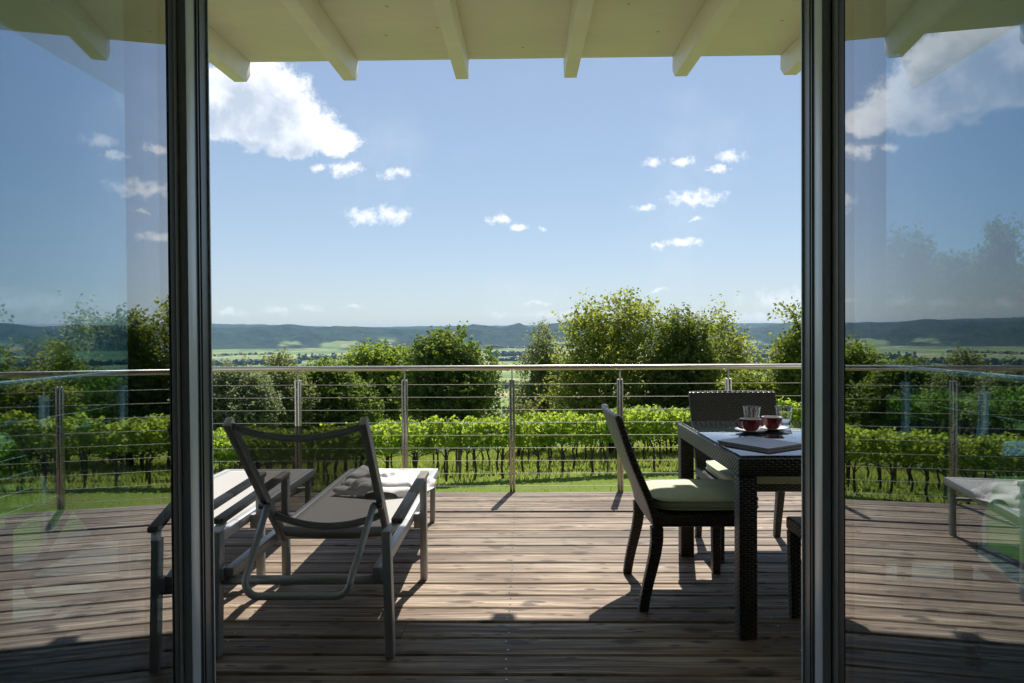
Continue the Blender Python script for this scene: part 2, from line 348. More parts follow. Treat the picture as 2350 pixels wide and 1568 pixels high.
# ------------------------------------------------------------------ mesh helpers
class MB:
    def __init__(self): self.v = []; self.f = []; self.mi = []; self.r = []
    def add(self, vs, fs, mi=0, rnd=0.0):
        k = len(self.v); self.v += [tuple(p) for p in vs]
        for f in fs: self.f.append(tuple(i + k for i in f)); self.mi.append(mi); self.r.append(rnd)
        return self
    def box(self, lo, hi, mi=0, rnd=0.0):
        x0, y0, z0 = lo; x1, y1, z1 = hi
        return self.add([(x0, y0, z0), (x1, y0, z0), (x1, y1, z0), (x0, y1, z0), (x0, y0, z1), (x1, y0, z1), (x1, y1, z1), (x0, y1, z1)],
                        [(0, 3, 2, 1), (4, 5, 6, 7), (0, 1, 5, 4), (1, 2, 6, 5), (2, 3, 7, 6), (3, 0, 4, 7)], mi, rnd)
    def cbox(self, c, s, mi=0): return self.box([c[i] - s[i] / 2 for i in range(3)], [c[i] + s[i] / 2 for i in range(3)], mi)
    def bar(self, p, q, w, h, up=(0, 0, 1), w2=None, h2=None, mi=0):
        p, q = Vector(p), Vector(q); d = (q - p).normalized(); s = d.cross(Vector(up))
        if s.length < 1e-4: s = d.cross(Vector((0, 1, 0)))
        s.normalize(); u = s.cross(d); w2 = w2 or w; h2 = h2 or h
        A = [p + s * a * w / 2 + u * b * h / 2 for a, b in ((-1, -1), (1, -1), (1, 1), (-1, 1))]
        B = [q + s * a * w2 / 2 + u * b * h2 / 2 for a, b in ((-1, -1), (1, -1), (1, 1), (-1, 1))]
        return self.add(A + B, [(0, 1, 2, 3), (7, 6, 5, 4), (0, 4, 5, 1), (1, 5, 6, 2), (2, 6, 7, 3), (3, 7, 4, 0)], mi)
    def tube(self, pts, r, n=10, mi=0, cap=True):
        pts = [Vector(p) for p in pts]; R = r if isinstance(r, (list, tuple)) else [r] * len(pts)
        vs, fs = [], []; prev = None
        for i, p in enumerate(pts):
            t = (pts[min(i + 1, len(pts) - 1)] - pts[max(i - 1, 0)]).normalized()
            if prev is None:
                a = t.cross(Vector((0, 0, 1))); a = a if a.length > 1e-3 else t.cross(Vector((0, 1, 0)))
            else: a = prev - t * prev.dot(t)
            a.normalize(); prev = a; b = t.cross(a)
            vs += [p + (a * cos(2 * pi * k / n) + b * sin(2 * pi * k / n)) * R[i] for k in range(n)]
        for i in range(len(pts) - 1):
            for k in range(n): fs.append((i * n + k, i * n + (k + 1) % n, (i + 1) * n + (k + 1) % n, (i + 1) * n + k))
        if cap: fs += [tuple(range(n - 1, -1, -1)), tuple(range((len(pts) - 1) * n, len(pts) * n))]
        return self.add(vs, fs, mi)
    def lathe(self, prof, c=(0, 0, 0), n=36, mi=0):
        vs, fs = [], []
        for (r, z) in prof: vs += [(c[0] + r * cos(2 * pi * k / n), c[1] + r * sin(2 * pi * k / n), c[2] + z) for k in range(n)]
        for i in range(len(prof) - 1):
            for k in range(n): fs.append((i * n + k, i * n + (k + 1) % n, (i + 1) * n + (k + 1) % n, (i + 1) * n + k))
        return self.add(vs, fs, mi)
    def grid(self, fn, nu, nv, mi=0, close=False):
        vs = [fn(i / nu, j / nv) for j in range(nv + 1) for i in range(nu + 1)]
        fs = [(j * (nu + 1) + i, j * (nu + 1) + i + 1, (j + 1) * (nu + 1) + i + 1, (j + 1) * (nu + 1) + i) for j in range(nv) for i in range(nu)]
        return self.add(vs, fs, mi)
    def build(self, name, mats, parent=None, bevel=0, smooth=False, uv=False, rnd=False, loc=None, seg=2, weld=False):
        me = bpy.data.meshes.new(name); me.from_pydata(self.v, [], self.f)
        for mm in (mats if isinstance(mats, (list, tuple)) else [mats]): me.materials.append(M[mm] if isinstance(mm, str) else mm)
        if any(self.mi): me.polygons.foreach_set('material_index', self.mi)
        if rnd:
            a = me.attributes.new('rnd', 'FLOAT', 'FACE'); a.data.foreach_set('value', self.r)
        if bevel or weld:
            bm = bmesh.new(); bm.from_mesh(me)
            if weld: bmesh.ops.remove_doubles(bm, verts=bm.verts, dist=1e-5)
            if bevel:
                es = [e for e in bm.edges if len(e.link_faces) == 2 and e.calc_face_angle(0) > radians(30)]
                bmesh.ops.bevel(bm, geom=es, offset=bevel, segments=seg, affect='EDGES', profile=.5, clamp_overlap=True)
            bm.to_mesh(me); bm.free()
        if smooth or bevel: me.polygons.foreach_set('use_smooth', [True] * len(me.polygons))
        if bevel: me.set_sharp_from_angle(angle=radians(40))
        if uv: box_uv(me)
        me.update()
        o = bpy.data.objects.new(name, me); S.collection.objects.link(o)
        if parent is not None: o.parent = parent
        if loc is not None: o.location = loc
        return o
def box_uv(me):
    l = me.uv_layers.new(name='UVMap')
    for p in me.polygons:
        n = p.normal; ax = max(range(3), key=lambda i: abs(n[i]))
        a, b = ((1, 2), (0, 2), (0, 1))[ax]
        for li in p.loop_indices:
            co = me.vertices[me.loops[li].vertex_index].co; l.data[li].uv = (co[a], co[b])
def tag(o, label, cat, group=None, kind=None):
    if label: o['label'] = label
    if cat: o['category'] = cat
    if group: o['group'] = group
    if kind: o['kind'] = kind
    return o
def thing(name, label, cat, loc=(0, 0, 0), rz=0, group=None):
    o = bpy.data.objects.new(name, None); S.collection.objects.link(o); o.location = loc; o.rotation_euler = (0, 0, rz)
    o.empty_display_size = .2
    return tag(o, label, cat, group)
def kids(o): return [c for c in bpy.data.objects if c.parent == o]
def dup(o, loc, rz=0, label=None, parent=None, only=None):
    c = o.copy(); S.collection.objects.link(c)
    if parent is None:
        c.location = loc; c.rotation_euler = (0, 0, rz)
        if label: c['label'] = label
    else: c.parent = parent
    for ch in kids(o):
        dup(ch, None, 0, None, c)
    return c

# ------------------------------------------------------------------ terrain (one sheet to beyond the hills)
RIDGE = [(-1.6, 14), (-1.022, 17.72), (-0.767, 13.61), (-0.639, 12.83), (-0.459, 10.84), (-0.41, 10.8), (-0.36, 12.73), (-0.345, 13.59), (-0.302, 11.03), (-0.266, 12.15), (-0.218, 10.52), (-0.142, 8.91), (-0.094, 9.19), (-0.075, 13.86), (-0.056, 11.83), (-0.033, 9.77), (-0.006, 14.21), (0.008, 9.65), (0.034, 12.55), (0.067, 15.03), (0.126, 11.99), (0.269, 9.21), (0.331, 7.68), (0.406, 14.37), (0.509, 12.21), (0.637, 10.79), (0.892, 8.6), (1.6, 12)]
RX = [a for a, _ in RIDGE]; RY = [11.4 + (b - 11.4) * 1.6 for _, b in RIDGE]
def sstep(a, b, x):
    t = min(1, max(0, (x - a) / (b - a))); return t * t * (3 - 2 * t)
def fbm(x, y, s, o=4):
    return noise.fractal(Vector((x / s, y / s, .37)), .9, 2.1, o)
VALLEY = -125.0
def near_z(X, Y):
    Yc = max(-40, Y); Xc = max(-60, min(60, X))
    return -3.05 + .05 * Xc - .06 * (min(Yc, 20.5) - 20.5) - .12 * max(0, min(Yc, 42) - 20.5)
def ground(X, Y):
    """height, forest, lawn"""
    r = math.hypot(X, Y); d = max(0, math.hypot(max(0, abs(X) - 40), max(0, Y - 42)))
    if Y < 0: d = max(0, r - 90)
    z0 = near_z(X, Y)
    t = 1 - math.exp(-d / 260.)
    z = z0 * (1 - t) + VALLEY * t
    if d > 0: z -= 3.0 * sstep(0, 25, d) * (1 - t)
    fo = 0.0
    if r > 300: z += 5 * fbm(X, Y, 700, 3) * sstep(300, 900, r)
    if r > 3600 and Y > 0:
        az = X / Y
        zr = 1.27 + np.interp(az, RX, RY) / 1000 * 7400
        n1 = fbm(X, Y, 900, 5); n2 = fbm(X + 900, Y - 300, 240, 4)
        rise = sstep(5500 + 420 * n1, 7400, r)
        crest = zr - VALLEY
        spur = 1 - (.16 - .75 * n1 - .22 * n2) * 4 * rise * (1 - rise)
        h = crest * rise * (spur if rise < .97 else 1.0) * (1 - .75 * sstep(7700, 9600, r))
        # low wooded rise in front of the main ridge
        b = 62 * math.exp(-((az + .15) / .12) ** 2) * math.exp(-((r - 5350) / 330) ** 2) + 45 * math.exp(-((az + .02) / .09) ** 2) * math.exp(-((r - 6000) / 260) ** 2) + 40 * math.exp(-((az - .36) / .1) ** 2) * math.exp(-((r - 5000) / 300) ** 2)
        h2 = max(0, sstep(9000, 11500, r) * (1.27 + (12.5 + 4 * fbm(X, Y, 2500, 3)) / 1000 * 11500 - VALLEY))
        hh = max(h, h2, b); z = z + hh + (20 * n2 + 9 * fbm(X - 500, Y + 700, 95, 3)) * sstep(8, 60, hh) * (1 - .55 * sstep(.93, 1.0, rise))
        fo = sstep(9, 22, hh + 10 * n2)
        meadow = sstep(.30, .42, fbm(X + 4000, Y + 1200, 480, 3)) * (1 - sstep(60, 110, hh))
        fo *= 1 - .9 * meadow
    lawn = 1 - sstep(6, 60, d)
    return z, fo, lawn
az_l = sorted(set([round(a, 5) for a in np.linspace(-.86, .86, 430)] + [round(a, 5) for a in np.linspace(.86, 2 * pi - .86, 70)]))
rs = [0.5] + list(np.geomspace(4, 60, 34)) + list(np.geomspace(66, 3500, 60)) + list(np.linspace(3580, 9000, 130)) + list(np.geomspace(9150, 14000, 22))
vs, fo_l, la_l = [], [], []
for r in rs:
    for a in az_l:
        X, Y = r * sin(a), r * cos(a); z, fo, la = ground(X, Y); vs.append((X, Y, z)); fo_l.append(fo); la_l.append(la)
na = len(az_l); fs = []
for i in range(len(rs) - 1):
    for k in range(na): fs.append((i * na + k, i * na + (k + 1) % na, (i + 1) * na + (k + 1) % na, (i + 1) * na + k)[::-1])
fs.append(tuple(range(na))[::-1])
me = bpy.data.meshes.new('ground'); me.from_pydata(vs, [], fs); me.materials.append(M['terrain'])
a = me.attributes.new('forest', 'FLOAT', 'POINT'); a.data.foreach_set('value', fo_l)
a = me.attributes.new('lawn', 'FLOAT', 'POINT'); a.data.foreach_set('value', la_l)
me.polygons.foreach_set('use_smooth', [True] * len(me.polygons)); me.update()
gr = bpy.data.objects.new('ground', me); S.collection.objects.link(gr); tag(gr, 'green lawn falling away to valley fields and wooded hills', None, None, 'structure')
def gz(X, Y): return ground(X, Y)[0]

# ------------------------------------------------------------------ terrace deck
PITCH, GAP = .155, .010
DX0, DX1, DY0, DY1 = -2.96, 2.72, 1.79, 5.47
d = MB(); y = DY1; random.seed(4); k = 0
while y > DY0:
    y0 = max(DY0, y - PITCH + GAP); cuts = [DX0, DX1]
    if k % 5 == 1: cuts = [DX0, random.uniform(-1.9, 1.9), DX1]
    for a, b in zip(cuts[:-1], cuts[1:]):
        e = .006; a2 = a + (.001 if a > DX0 else 0); b2 = b - (.001 if b < DX1 else 0)
        dz = random.uniform(-.0012, .0012)
        P = [(y0, -.028), (y0, -e + dz), (y0 + e, dz), (y - e, dz), (y, -e + dz), (y, -.028)]
        vs_ = [(a2, p[0], p[1]) for p in P] + [(b2, p[0], p[1]) for p in P]; n = len(P)
        d.add(vs_, [(i, (i + 1) % n, n + (i + 1) % n, n + i)[::-1] for i in range(n)] + [tuple(range(n)), tuple(range(n, 2 * n))[::-1]], 0, random.random())
    for sx_ in (-2.4, -1.24, -.075, 1.09, 2.2):
        for dy in (.035, PITCH - .045):
            yy_ = y0 + dy
            if yy_ < y - .02: d.lathe([(.0001, .0016), (.0035, .0014), (.0042, .0004)], (sx_ + random.uniform(-.006, .006), yy_, .0012), 8, 1)
    y -= PITCH; k += 1
for x_ in (-2.9, -1.24, -.075, 1.09, 2.66): d.box((x_ - .03, DY0, -.19), (x_ + .03, DY1 - .005, -.032), 2)
d.box((DX0, DY1 - .004, -.22), (DX1, DY1 + .02, -.030), 2)
deck = d.build('terrace_deck', ['deck_wood', 'steel', 'weathered_post'], rnd=True); tag(deck, 'weathered wooden terrace deck of broad cross boards', 'deck', None, 'structure')
p = MB()
for x_ in (-2.7, 2.5):
    for y_ in (2.2, 5.2): p.box((x_ - .08, y_ - .08, gz(x_, y_) - .3), (x_ + .08, y_ + .08, -.19))
for o in [p.build('deck_supports', 'weathered_post')]: o.parent = deck

# ------------------------------------------------------------------ railings
def railing(name, label, p0, p1, post_t, group='steel cable railings round the terrace', ends=True):
    p0, p1 = Vector((*p0, 0)), Vector((*p1, 0)); u = (p1 - p0).normalized(); L = (p1 - p0).length; s = Vector((-u.y, u.x, 0))
    root = thing(name, label, 'railing', p0, 0, group)
    MB().tube([u * -.02 + Vector((0, 0, .996)), u * (L + .02) + Vector((0, 0, .996))], .0212, 20).build('handrail', 'steel', root, smooth=True).data.set_sharp_from_angle(angle=radians(50))
    for t in post_t:
        b = MB()
        for sg in (-1, 1): b.bar(u * (t + sg * .0125) + Vector((0, 0, -.16)), u * (t + sg * .0125) + Vector((0, 0, .902)), .020, .040, tuple(s))
        po = b.build('post', 'steel', root, bevel=.003)
        pin = MB().tube([u * t + Vector((0, 0, .86)), u * t + Vector((0, 0, .99))], .006, 10)
        pin.build('pin', 'steel', po, smooth=True)
    for i in range(9):
        z = .864 - .1027 * i
        pts = []
        nodes = sorted(set([0] + list(post_t) + [L]))
        for a, b in zip(nodes[:-1], nodes[1:]):
            for q in (0, .5): pts.append(u * (a + (b - a) * q) + Vector((0, 0, z - (.0015 if q else 0))))
        pts.append(u * L + Vector((0, 0, z)))
        MB().tube(pts, .0021, 6).build('cable', 'cable_steel', root, smooth=True)
    return root
RY_ = 5.495
railing('cable_railing', 'stainless steel railing with thin cables along the front edge of the deck', (-3.0, RY_), (2.8, RY_), [.03, 1.168 - .867, 1.168, 2.035, 2.902, 3.769, 4.636, 5.5, 5.77])
railing('cable_railing', 'short cable railing at the side of the deck beside the sun loungers', (-3.0, 1.86), (-3.0, RY_ - .05), [.5, 1.45, 2.35, 3.2])
railing('cable_railing', 'short cable railing at the side of the deck beside the dining table', (2.8, 1.86), (2.8, RY_ - .05), [.5, 1.45, 2.35, 3.2])

# ------------------------------------------------------------------ house: walls, windows, room, roof
WY0, WY1 = 1.654, 1.770
JL, JR = -.819, .718                     # clear door opening
house = thing('house', 'cream timber roofed house whose doors open onto the deck', 'house')
HZ = 2.28
def part(mb, name, mat, parent=house, **kw): return mb.build(name, mat, parent, **kw)
zb = -2.6
w = MB()
w.box((-4.6, WY0, HZ + .06), (4.6, WY1 + .02, 3.215)).box((-4.6, WY0, zb), (4.6, WY1 + .02, -.06))
w.box((-4.6, WY0, -.06), (-2.75, WY1 + .02, HZ + .06)).box((2.75, WY0, -.06), (4.6, WY1 + .02, HZ + .06))
w.box((-4.6, -4.2, zb), (-4.45, WY0, 3.2)).box((4.45, -4.2, zb), (4.6, WY0, 3.2)).box((-4.45, -4.2, zb), (4.45, -4.05, 3.2))
part(w, 'wall', 'render_wall')
q = MB(); q.box((-3.2, -4.0, 0), (-3.1, WY0 - .002, 2.6)).box((3.1, -4.0, 0), (3.2, WY0 - .002, 2.6)).box((-3.1, -4.0, 0), (3.1, -3.9, 2.6))
part(q, 'interior_wall', 'plaster')
part(MB().box((-3.2, -4.0, -.14), (3.2, WY1 - .03, -.002)), 'floor', 'floor_tile')
part(MB().box((-3.2, -4.0, 2.6), (3.2, WY0 - .002, 2.7)), 'ceiling', 'plaster')
# door frame: each jamb is a dark reveal, a pale aluminium edge strip and a thin bright outer lip
jf = MB(); STRIP = .044
for sg, x_ in ((-1, JL), (1, JR)):
    xo = x_ + sg * .155
    jf.box((min(x_, xo), WY0 + STRIP, -.05), (max(x_, xo), WY1 - .006, HZ))
    jf.box((min(x_ + sg * .02, xo), WY0 + .006, -.05), (max(x_ + sg * .02, xo), WY0 + STRIP - .0005, HZ))
    for y_ in (.052, .066): jf.box((min(x_, x_ - sg * .0035), WY0 + y_, 0), (max(x_ - sg * .0035, x_), WY0 + y_ + .006, HZ))
jf.box((JL - .155, WY0 + .012, HZ), (JR + .155, WY1 - .012, HZ + .06)).box((JL, WY0 + .012, -.05), (JR, WY1 - .012, .012))
dfm = part(jf, 'door_frame', 'anthracite', bevel=.001, seg=1)
for sg, x_ in ((-1, JL), (1, JR)):
    xa_, xb_ = x_ - sg * .0012, x_ + sg * .0195
    MB().box((min(xa_, xb_), WY0, 0), (max(xa_, xb_), WY0 + STRIP - .0008, HZ)).build('edge_strip', 'pale_aluminium', dfm, bevel=.0015, seg=2)
    xa_, xb_ = x_ - sg * .0045, x_ + sg * .03
    MB().box((min(xa_, xb_), WY1 - .0055, 0), (max(xa_, xb_), WY1 - .0005, HZ)).build('outer_lip', 'pale_aluminium', dfm)
# fixed side windows
for sg, xa, xb in ((-1, -.988, -2.75), (1, .891, 2.75)):
    lo, hi = min(xa, xb), max(xa, xb); wf = MB()
    wf.box((lo, WY0 + .012, HZ), (hi, WY1 - .012, HZ + .06)).box((lo, WY0 + .012, -.05), (hi, WY1 - .012, .08))
    wf.box((xb - sg * .06 if sg > 0 else xb, WY0 + .012, .08), (xb if sg > 0 else xb + .06, WY1 - .012, HZ))
    o = part(wf, 'window', 'anthracite')
    MB().box((lo + (.0 if sg > 0 else .06), WY0 + .035, .08), (hi - (.06 if sg > 0 else .0), WY0 + .047, HZ)).build('pane', 'window_glass', o)
# roof: soffit boards, rafters, verge boards, tiled top
SL = .0345; YF = 5.16; ZF = 3.338; RX0, RX1 = -2.86, 2.80
def zs(y): return ZF + SL * (y - YF)
sf = MB(); seams = [1.66, 2.42, 3.24, 4.075, YF]
for a, b in zip(seams[:-1], seams[1:]):
    g = .005
    sf.add([(RX0, a + g, zs(a)), (RX1, a + g, zs(a)), (RX1, b - (g if b < YF else 0), zs(b)), (RX0, b - (g if b < YF else 0), zs(b)),
            (RX0, a + g, zs(a) + .03), (RX1, a + g, zs(a) + .03), (RX1, b - (g if b < YF else 0), zs(b) + .03), (RX0, b - (g if b < YF else 0), zs(b) + .03)],
           [(0, 3, 2, 1), (4, 5, 6, 7), (0, 1, 5, 4), (1, 2, 6, 5), (2, 3, 7, 6), (3, 0, 4, 7)])
roof = part(sf, 'roof', 'cream_paint')
rt = MB(); rt.add([(RX0 - .03, 1.4, zs(1.4) + .031), (RX1 + .03, 1.4, zs(1.4) + .031), (RX1 + .03, YF + .012, zs(YF) + .031), (RX0 - .03, YF + .012, zs(YF) + .031),
            (RX0 - .03, 1.4, zs(1.4) + .088), (RX1 + .03, 1.4, zs(1.4) + .088), (RX1 + .03, YF + .012, zs(YF) + .088), (RX0 - .03, YF + .012, zs(YF) + .088)],
           [(0, 3, 2, 1), (4, 5, 6, 7), (0, 1, 5, 4), (1, 2, 6, 5), (2, 3, 7, 6), (3, 0, 4, 7)])
rt.box((-4.7, -4.3, 3.22), (4.7, 1.39, 3.45)); rt.build('roof_covering', 'fascia_dark', roof)
for x_ in (RX0 - .03, RX1):
    b = MB(); y0, y1 = 1.80, YF
    b.add([(x_, y0, 2.98), (x_ + .03, y0, 2.98), (x_ + .03, y1 - .16, 3.02), (x_, y1 - .16, 3.02), (x_, y0, zs(y0) + .03), (x_ + .03, y0, zs(y0) + .03), (x_ + .03, y1, zs(y1) + .03), (x_, y1, zs(y1) + .03)],
          [(0, 3, 2, 1), (4, 5, 6, 7), (0, 1, 5, 4), (1, 2, 6, 5), (2, 3, 7, 6), (3, 0, 4, 7)])
    b.build('verge_board', 'rafter_paint', roof, bevel=.003)
for x_ in (-2.104, -1.285, -.447, .356, 1.170, 1.972):
    b = MB(); hw = .046; dp = .176
    prof = [(1.80, zs(1.80) - dp), (YF - .075, zs(YF) - dp), (YF - .002, zs(YF) - .105), (YF - .002, zs(YF) - .001), (1.80, zs(1.80) - .001)]
    vs_ = [(x_ - hw, a, z) for a, z in prof] + [(x_ + hw, a, z) for a, z in prof]; n = 5
    b.add(vs_, [(i, (i + 1) % n, n + (i + 1) % n, n + i) for i in range(n)] + [tuple(range(n))[::-1], tuple(range(n, 2 * n))])
    b.build('rafter', 'rafter_paint', roof, bevel=.003)

# ------------------------------------------------------------------ glass door leaves, open into the room
def leaf_door(label, hinge, ang, sg):
    """sg -1: hinged on the lounger side; local +y runs from the hinge into the room, local x=0 is the glass face towards the opening"""
    root = thing('glass_door', label, 'door', (hinge[0], hinge[1], 0), 0, 'glass doors of the terrace')
    root.rotation_euler = (0, 0, pi + (ang if sg < 0 else -ang))
    # after the turn local +y points to the camera; the opening lies on local side k
    k = 1 if sg > 0 else -1
    Lf, T = 1.0, .07; s0, s1 = ((.029, .0584) if sg < 0 else (.044, .0794))
    def bx(y0, y1, z0, z1, x0, x1): return ((min(k * x0, k * x1), y0, z0), (max(k * x0, k * x1), y1, z1))
    fr = MB()
    fr.box(*bx(-.004, s0, .02, 2.26, .003, -T)); fr.box(*bx(Lf - .09, Lf, .02, 2.26, .003, -T))
    fr.box(*bx(s0, Lf - .09, .02, .12, .003, -T)); fr.box(*bx(s0, Lf - .09, 2.17, 2.26, .003, -T))
    fr.build('door_sash', 'dark_frame', root, bevel=.003)
    g = MB(); g.box(*bx(s0 + .0005, s1, .121, 2.169, .0012, -.02)); g.box(*bx(Lf - .104, Lf - .0905, .121, 2.169, .0012, -.02))
    g.box(*bx(s1, Lf - .104, .121, .135, .0012, -.02)); g.box(*bx(s1, Lf - .104, 2.155, 2.169, .0012, -.02))
    g.build('gasket', 'black_gasket', root)
    MB().box(*bx(s1 - .002, Lf - .102, .133, 2.157, .0, -.010)).build('pane', 'door_glass', root)
    h = MB(); h.box(*bx(Lf - .06, Lf - .03, 1.0, 1.12, .0065, .014)); h.tube([(k * .014, Lf - .045, 1.06), (k * .055, Lf - .045, 1.06), (k * .055, Lf - .16, 1.06)], .009, 10)
    h.build('handle', 'pale_aluminium', root, smooth=True)
    return root
aL, aR = radians(7.6), radians(5.6)
leaf_door('dark framed glass door standing open on the side of the sun loungers', (-.842, 1.658), aL, -1)
leaf_door('dark framed glass door standing open on the side of the dining table', (.7434, 1.658), aR, 1)

# ------------------------------------------------------------------ sun loungers
def make_lounger(loc, rz, label):
    root = thing('sun_lounger', label, 'sun lounger', loc, rz, 'grey sun loungers')
    LM = 'lounger_metal'
    for sg in (-1, 1):
        # rear leg with its bracket to the arm
        b = MB(); b.bar((sg * .345, 0, 0), (sg * .333, 0, .50), .034, .05, (0, 1, 0)); b.build('leg', LM, root, bevel=.004)
        b = MB(); b.bar((sg * .333, -.02, .494), (sg * .36, .10, .505), .036, .014); b.build('arm_bracket', LM, root, bevel=.002)
        b = MB(); b.bar((sg * .358, .845, 0), (sg * .358, .845, .532), .034, .045, (0, 1, 0)); b.build('leg', LM, root, bevel=.004)
        b = MB(); b.box((min(sg * .31, sg * .345), .825, .27), (max(sg * .31, sg * .345), .87, .345)); b.build('leg_bracket', LM, root, bevel=.004)
        b = MB(); b.bar((sg * .262, 1.93, 0), (sg * .268, 1.93, .325), .034, .034, (0, 1, 0)); b.build('leg', LM, root, bevel=.004)
        # armrest of weathered wood
        ar = MB(); ar.bar((sg * .362, .06, .518), (sg * .362, .46, .532), .046, .026); ar.bar((sg * .362, .46, .532), (sg * .362, .87, .547), .046, .026)
        ar.build('armrest', 'arm_wood', root, bevel=.007, weld=True)
        # side rail
        b = MB(); b.bar((sg * .292, .0, .328), (sg * .292, .70, .328), .036, .048); b.bar((sg * .292, .7001, .328), (sg * .285, 1.95, .333), .036, .05)
        b.build('side_rail', LM, root, bevel=.005)
        b = MB(); b.bar((sg * .31, .0, .328), (sg * .335, 0, .328), .04, .05, (0, 0, 1)); b.build('rail_bracket', LM, root, bevel=.003)
    MB().bar((-.30, 1.95, .333), (.30, 1.95, .333), .035, .045).build('end_rail', LM, root, bevel=.005)
    MB().bar((-.255, 1.93, .225), (.255, 1.93, .225), .02, .02).build('foot_bar', LM, root, bevel=.003)
    MB().tube([(-.33, .01, .300), (.33, .01, .300)], .0185, 14).build('cross_tube', LM, root, smooth=True)
    MB().tube([(-.275, .63, .292), (.275, .63, .292)], .016, 12).build('cross_tube', LM, root, smooth=True)
    # seat cloth
    def seat(u, v):
        x = -.272 + .544 * u; yv = .455 + 1.48 * v
        return (x, yv, .352 - .012 * (1 - (2 * u - 1) ** 2) * min(1, 4 * v, 4 * (1 - v)))
    o = MB().grid(seat, 16, 24).build('seat_sling', 'seat_sling', root, smooth=True, uv=True)
    sm = o.modifiers.new('thick', 'SOLIDIFY'); sm.thickness = .003
    # back
    bot, top = Vector((0, .49, .325)), Vector((0, -.07, .940)); dv = top - bot
    nb = Vector((0, -dv.z, dv.y)).normalized()            # towards the viewer / down
    for sg in (-1, 1):
        b = MB(); b.bar(bot + Vector((sg * .244, 0, 0)), top + Vector((sg * .262, 0, 0)), .032, .046, tuple(nb)); b.build('back_rail', LM, root, bevel=.008)
        b = MB(); b.tube([bot + dv * .37 + Vector((sg * .222, -.030, -.02)), bot + dv * .37 + Vector((sg * .266, -.030, -.02))], .014, 12); b.build('hinge_bolt', 'bolt_metal', root, smooth=True)
    def back(u, v):
        p = bot + dv * (.03 + .965 * v); x = (-.240 - .018 * v) + (.480 + .036 * v) * u
        sag = .018 * (1 - (2 * u - 1) ** 2); return tuple(p + Vector((x, 0, 0)) + nb * (sag + .004))
    o = MB().grid(back, 14, 18).build('back_sling', 'back_sling', root, smooth=True, uv=True)
    def arc(t, hw, sagz, out):
        p = bot + dv * t; return [p + Vector((hw * (2 * i / 16 - 1), 0, 0)) + (nb * out - dv.normalized() * sagz) * (1 - (2 * i / 16 - 1) ** 2) for i in range(17)]
    MB().tube(arc(.965, .258, .040, .030), .014, 10).build('top_bar', LM, root, smooth=True)
    MB().tube(arc(.235, .248, .034, .042), .016, 10).build('lumbar_bar', LM, root, smooth=True)
    # U shaped prop
    pa = bot + dv * .37 + Vector((0, -.042, -.02)); pts = []
    L0 = Vector((-.229, pa.y, pa.z)); L1 = Vector((-.205, -.055, .325))
    pts += [L0, L0.lerp(L1, .5), L1]
    for i in range(1, 7):
        t = i / 6 * pi / 2; pts.append(Vector((-.205 + .055 * (1 - cos(t)), -.055 - .02 * sin(t), .325 - .058 * sin(t))))
    pts += [Vector((-p_.x, p_.y, p_.z)) for p_ in reversed(pts)]
    MB().tube(pts, .0145, 12).build('prop_tube', LM, root, smooth=True)
    return root
lng = make_lounger((-.878, 2.668, .001), radians(.3), 'grey sun lounger with raised see through back and a towel on its seat')
dup(lng, (-1.725, 2.66, .001), radians(.3), 'grey sun lounger without a towel, partly hidden behind the open door')

# towel: a folded heap of ribbed white cotton
tb = MB(); random.seed(3)
def towel(u, v):
    a = 2 * u - 1; b = 2 * v - 1
    n1 = noise.noise(Vector((u * 2.6, v * 2.3, 1.3))); n2 = .5 * noise.noise(Vector((u * 5, v * 4, 4.1))); n3 = noise.noise(Vector((u * 12, v * 10, 7.7)))
    x = .262 * a * (1 - .08 * sin(5 * v + 1)) + .012 * n2; y_ = .185 * b * (1 + .10 * sin(4 * u + .5)) + .016 * n1
    def lay(ca, cb, ra, rb, th, ph):                     # one folded layer with a soft rolled edge
        q = max(abs((a - ca) / ra + .10 * sin(5 * b + ph) + .10 * n2), abs((b - cb) / rb + .12 * sin(4 * a + ph) + .12 * n1))
        return th * sqrt(max(0.0, 1 - min(1.0, max(0.0, (q - .66) / .34)) ** 2)) if q < 1 else 0.0
    h = lay(0, 0, 1.0, 1.0, .046, .3) + lay(-.06, .05, .86, .84, .030, 1.9) + lay(-.30, .25, .52, .60, .026, 3.4)
    crease = max(0, 1 - abs(n1 * 2.6)) ** 4 * .014 - max(0, 1 - abs((n1 - .25) * 3.0)) ** 4 * .010
    rr = max(abs(a), abs(b))
    return (x, y_, h + (crease + .016 * n2 + .003 * n3) * min(1, (1 - rr) * 9) + .001)
tb.grid(towel, 130, 110)
tw = tb.build('towel', 'towel_cotton', None, smooth=True, loc=(-.835, 4.03, .352)); tw.rotation_euler = (0, 0, radians(-9))
tag(tw, 'crumpled white ribbed towel lying on the lounger seat', 'towel')

# ------------------------------------------------------------------ wicker table and chairs
TX0, TX1, TY0, TY1, TZ = .880, 2.55, 2.815, 3.945, .752
tbl = thing('dining_table', 'dark wicker dining table with a glass top', 'table', (TX0, TY0, 0))
W_, D_ = TX1 - TX0, TY1 - TY0
a = MB(); a.box((0, 0, TZ - .078), (W_, D_, TZ)); a.build('tabletop', 'wicker', tbl, bevel=.009, uv=True)
for x_ in (.003, W_ - .078):
    for y_ in (.003, D_ - .078): MB().box((x_, y_, 0), (x_ + .075, y_ + .075, TZ - .0785)).build('leg', 'wicker', tbl, bevel=.007, uv=True)
MB().box((.014, .022, TZ + .0005), (W_ - .014, D_ - .010, TZ + .0085)).build('glass_top', 'table_glass', tbl, bevel=.002)
GT = TZ + .0092

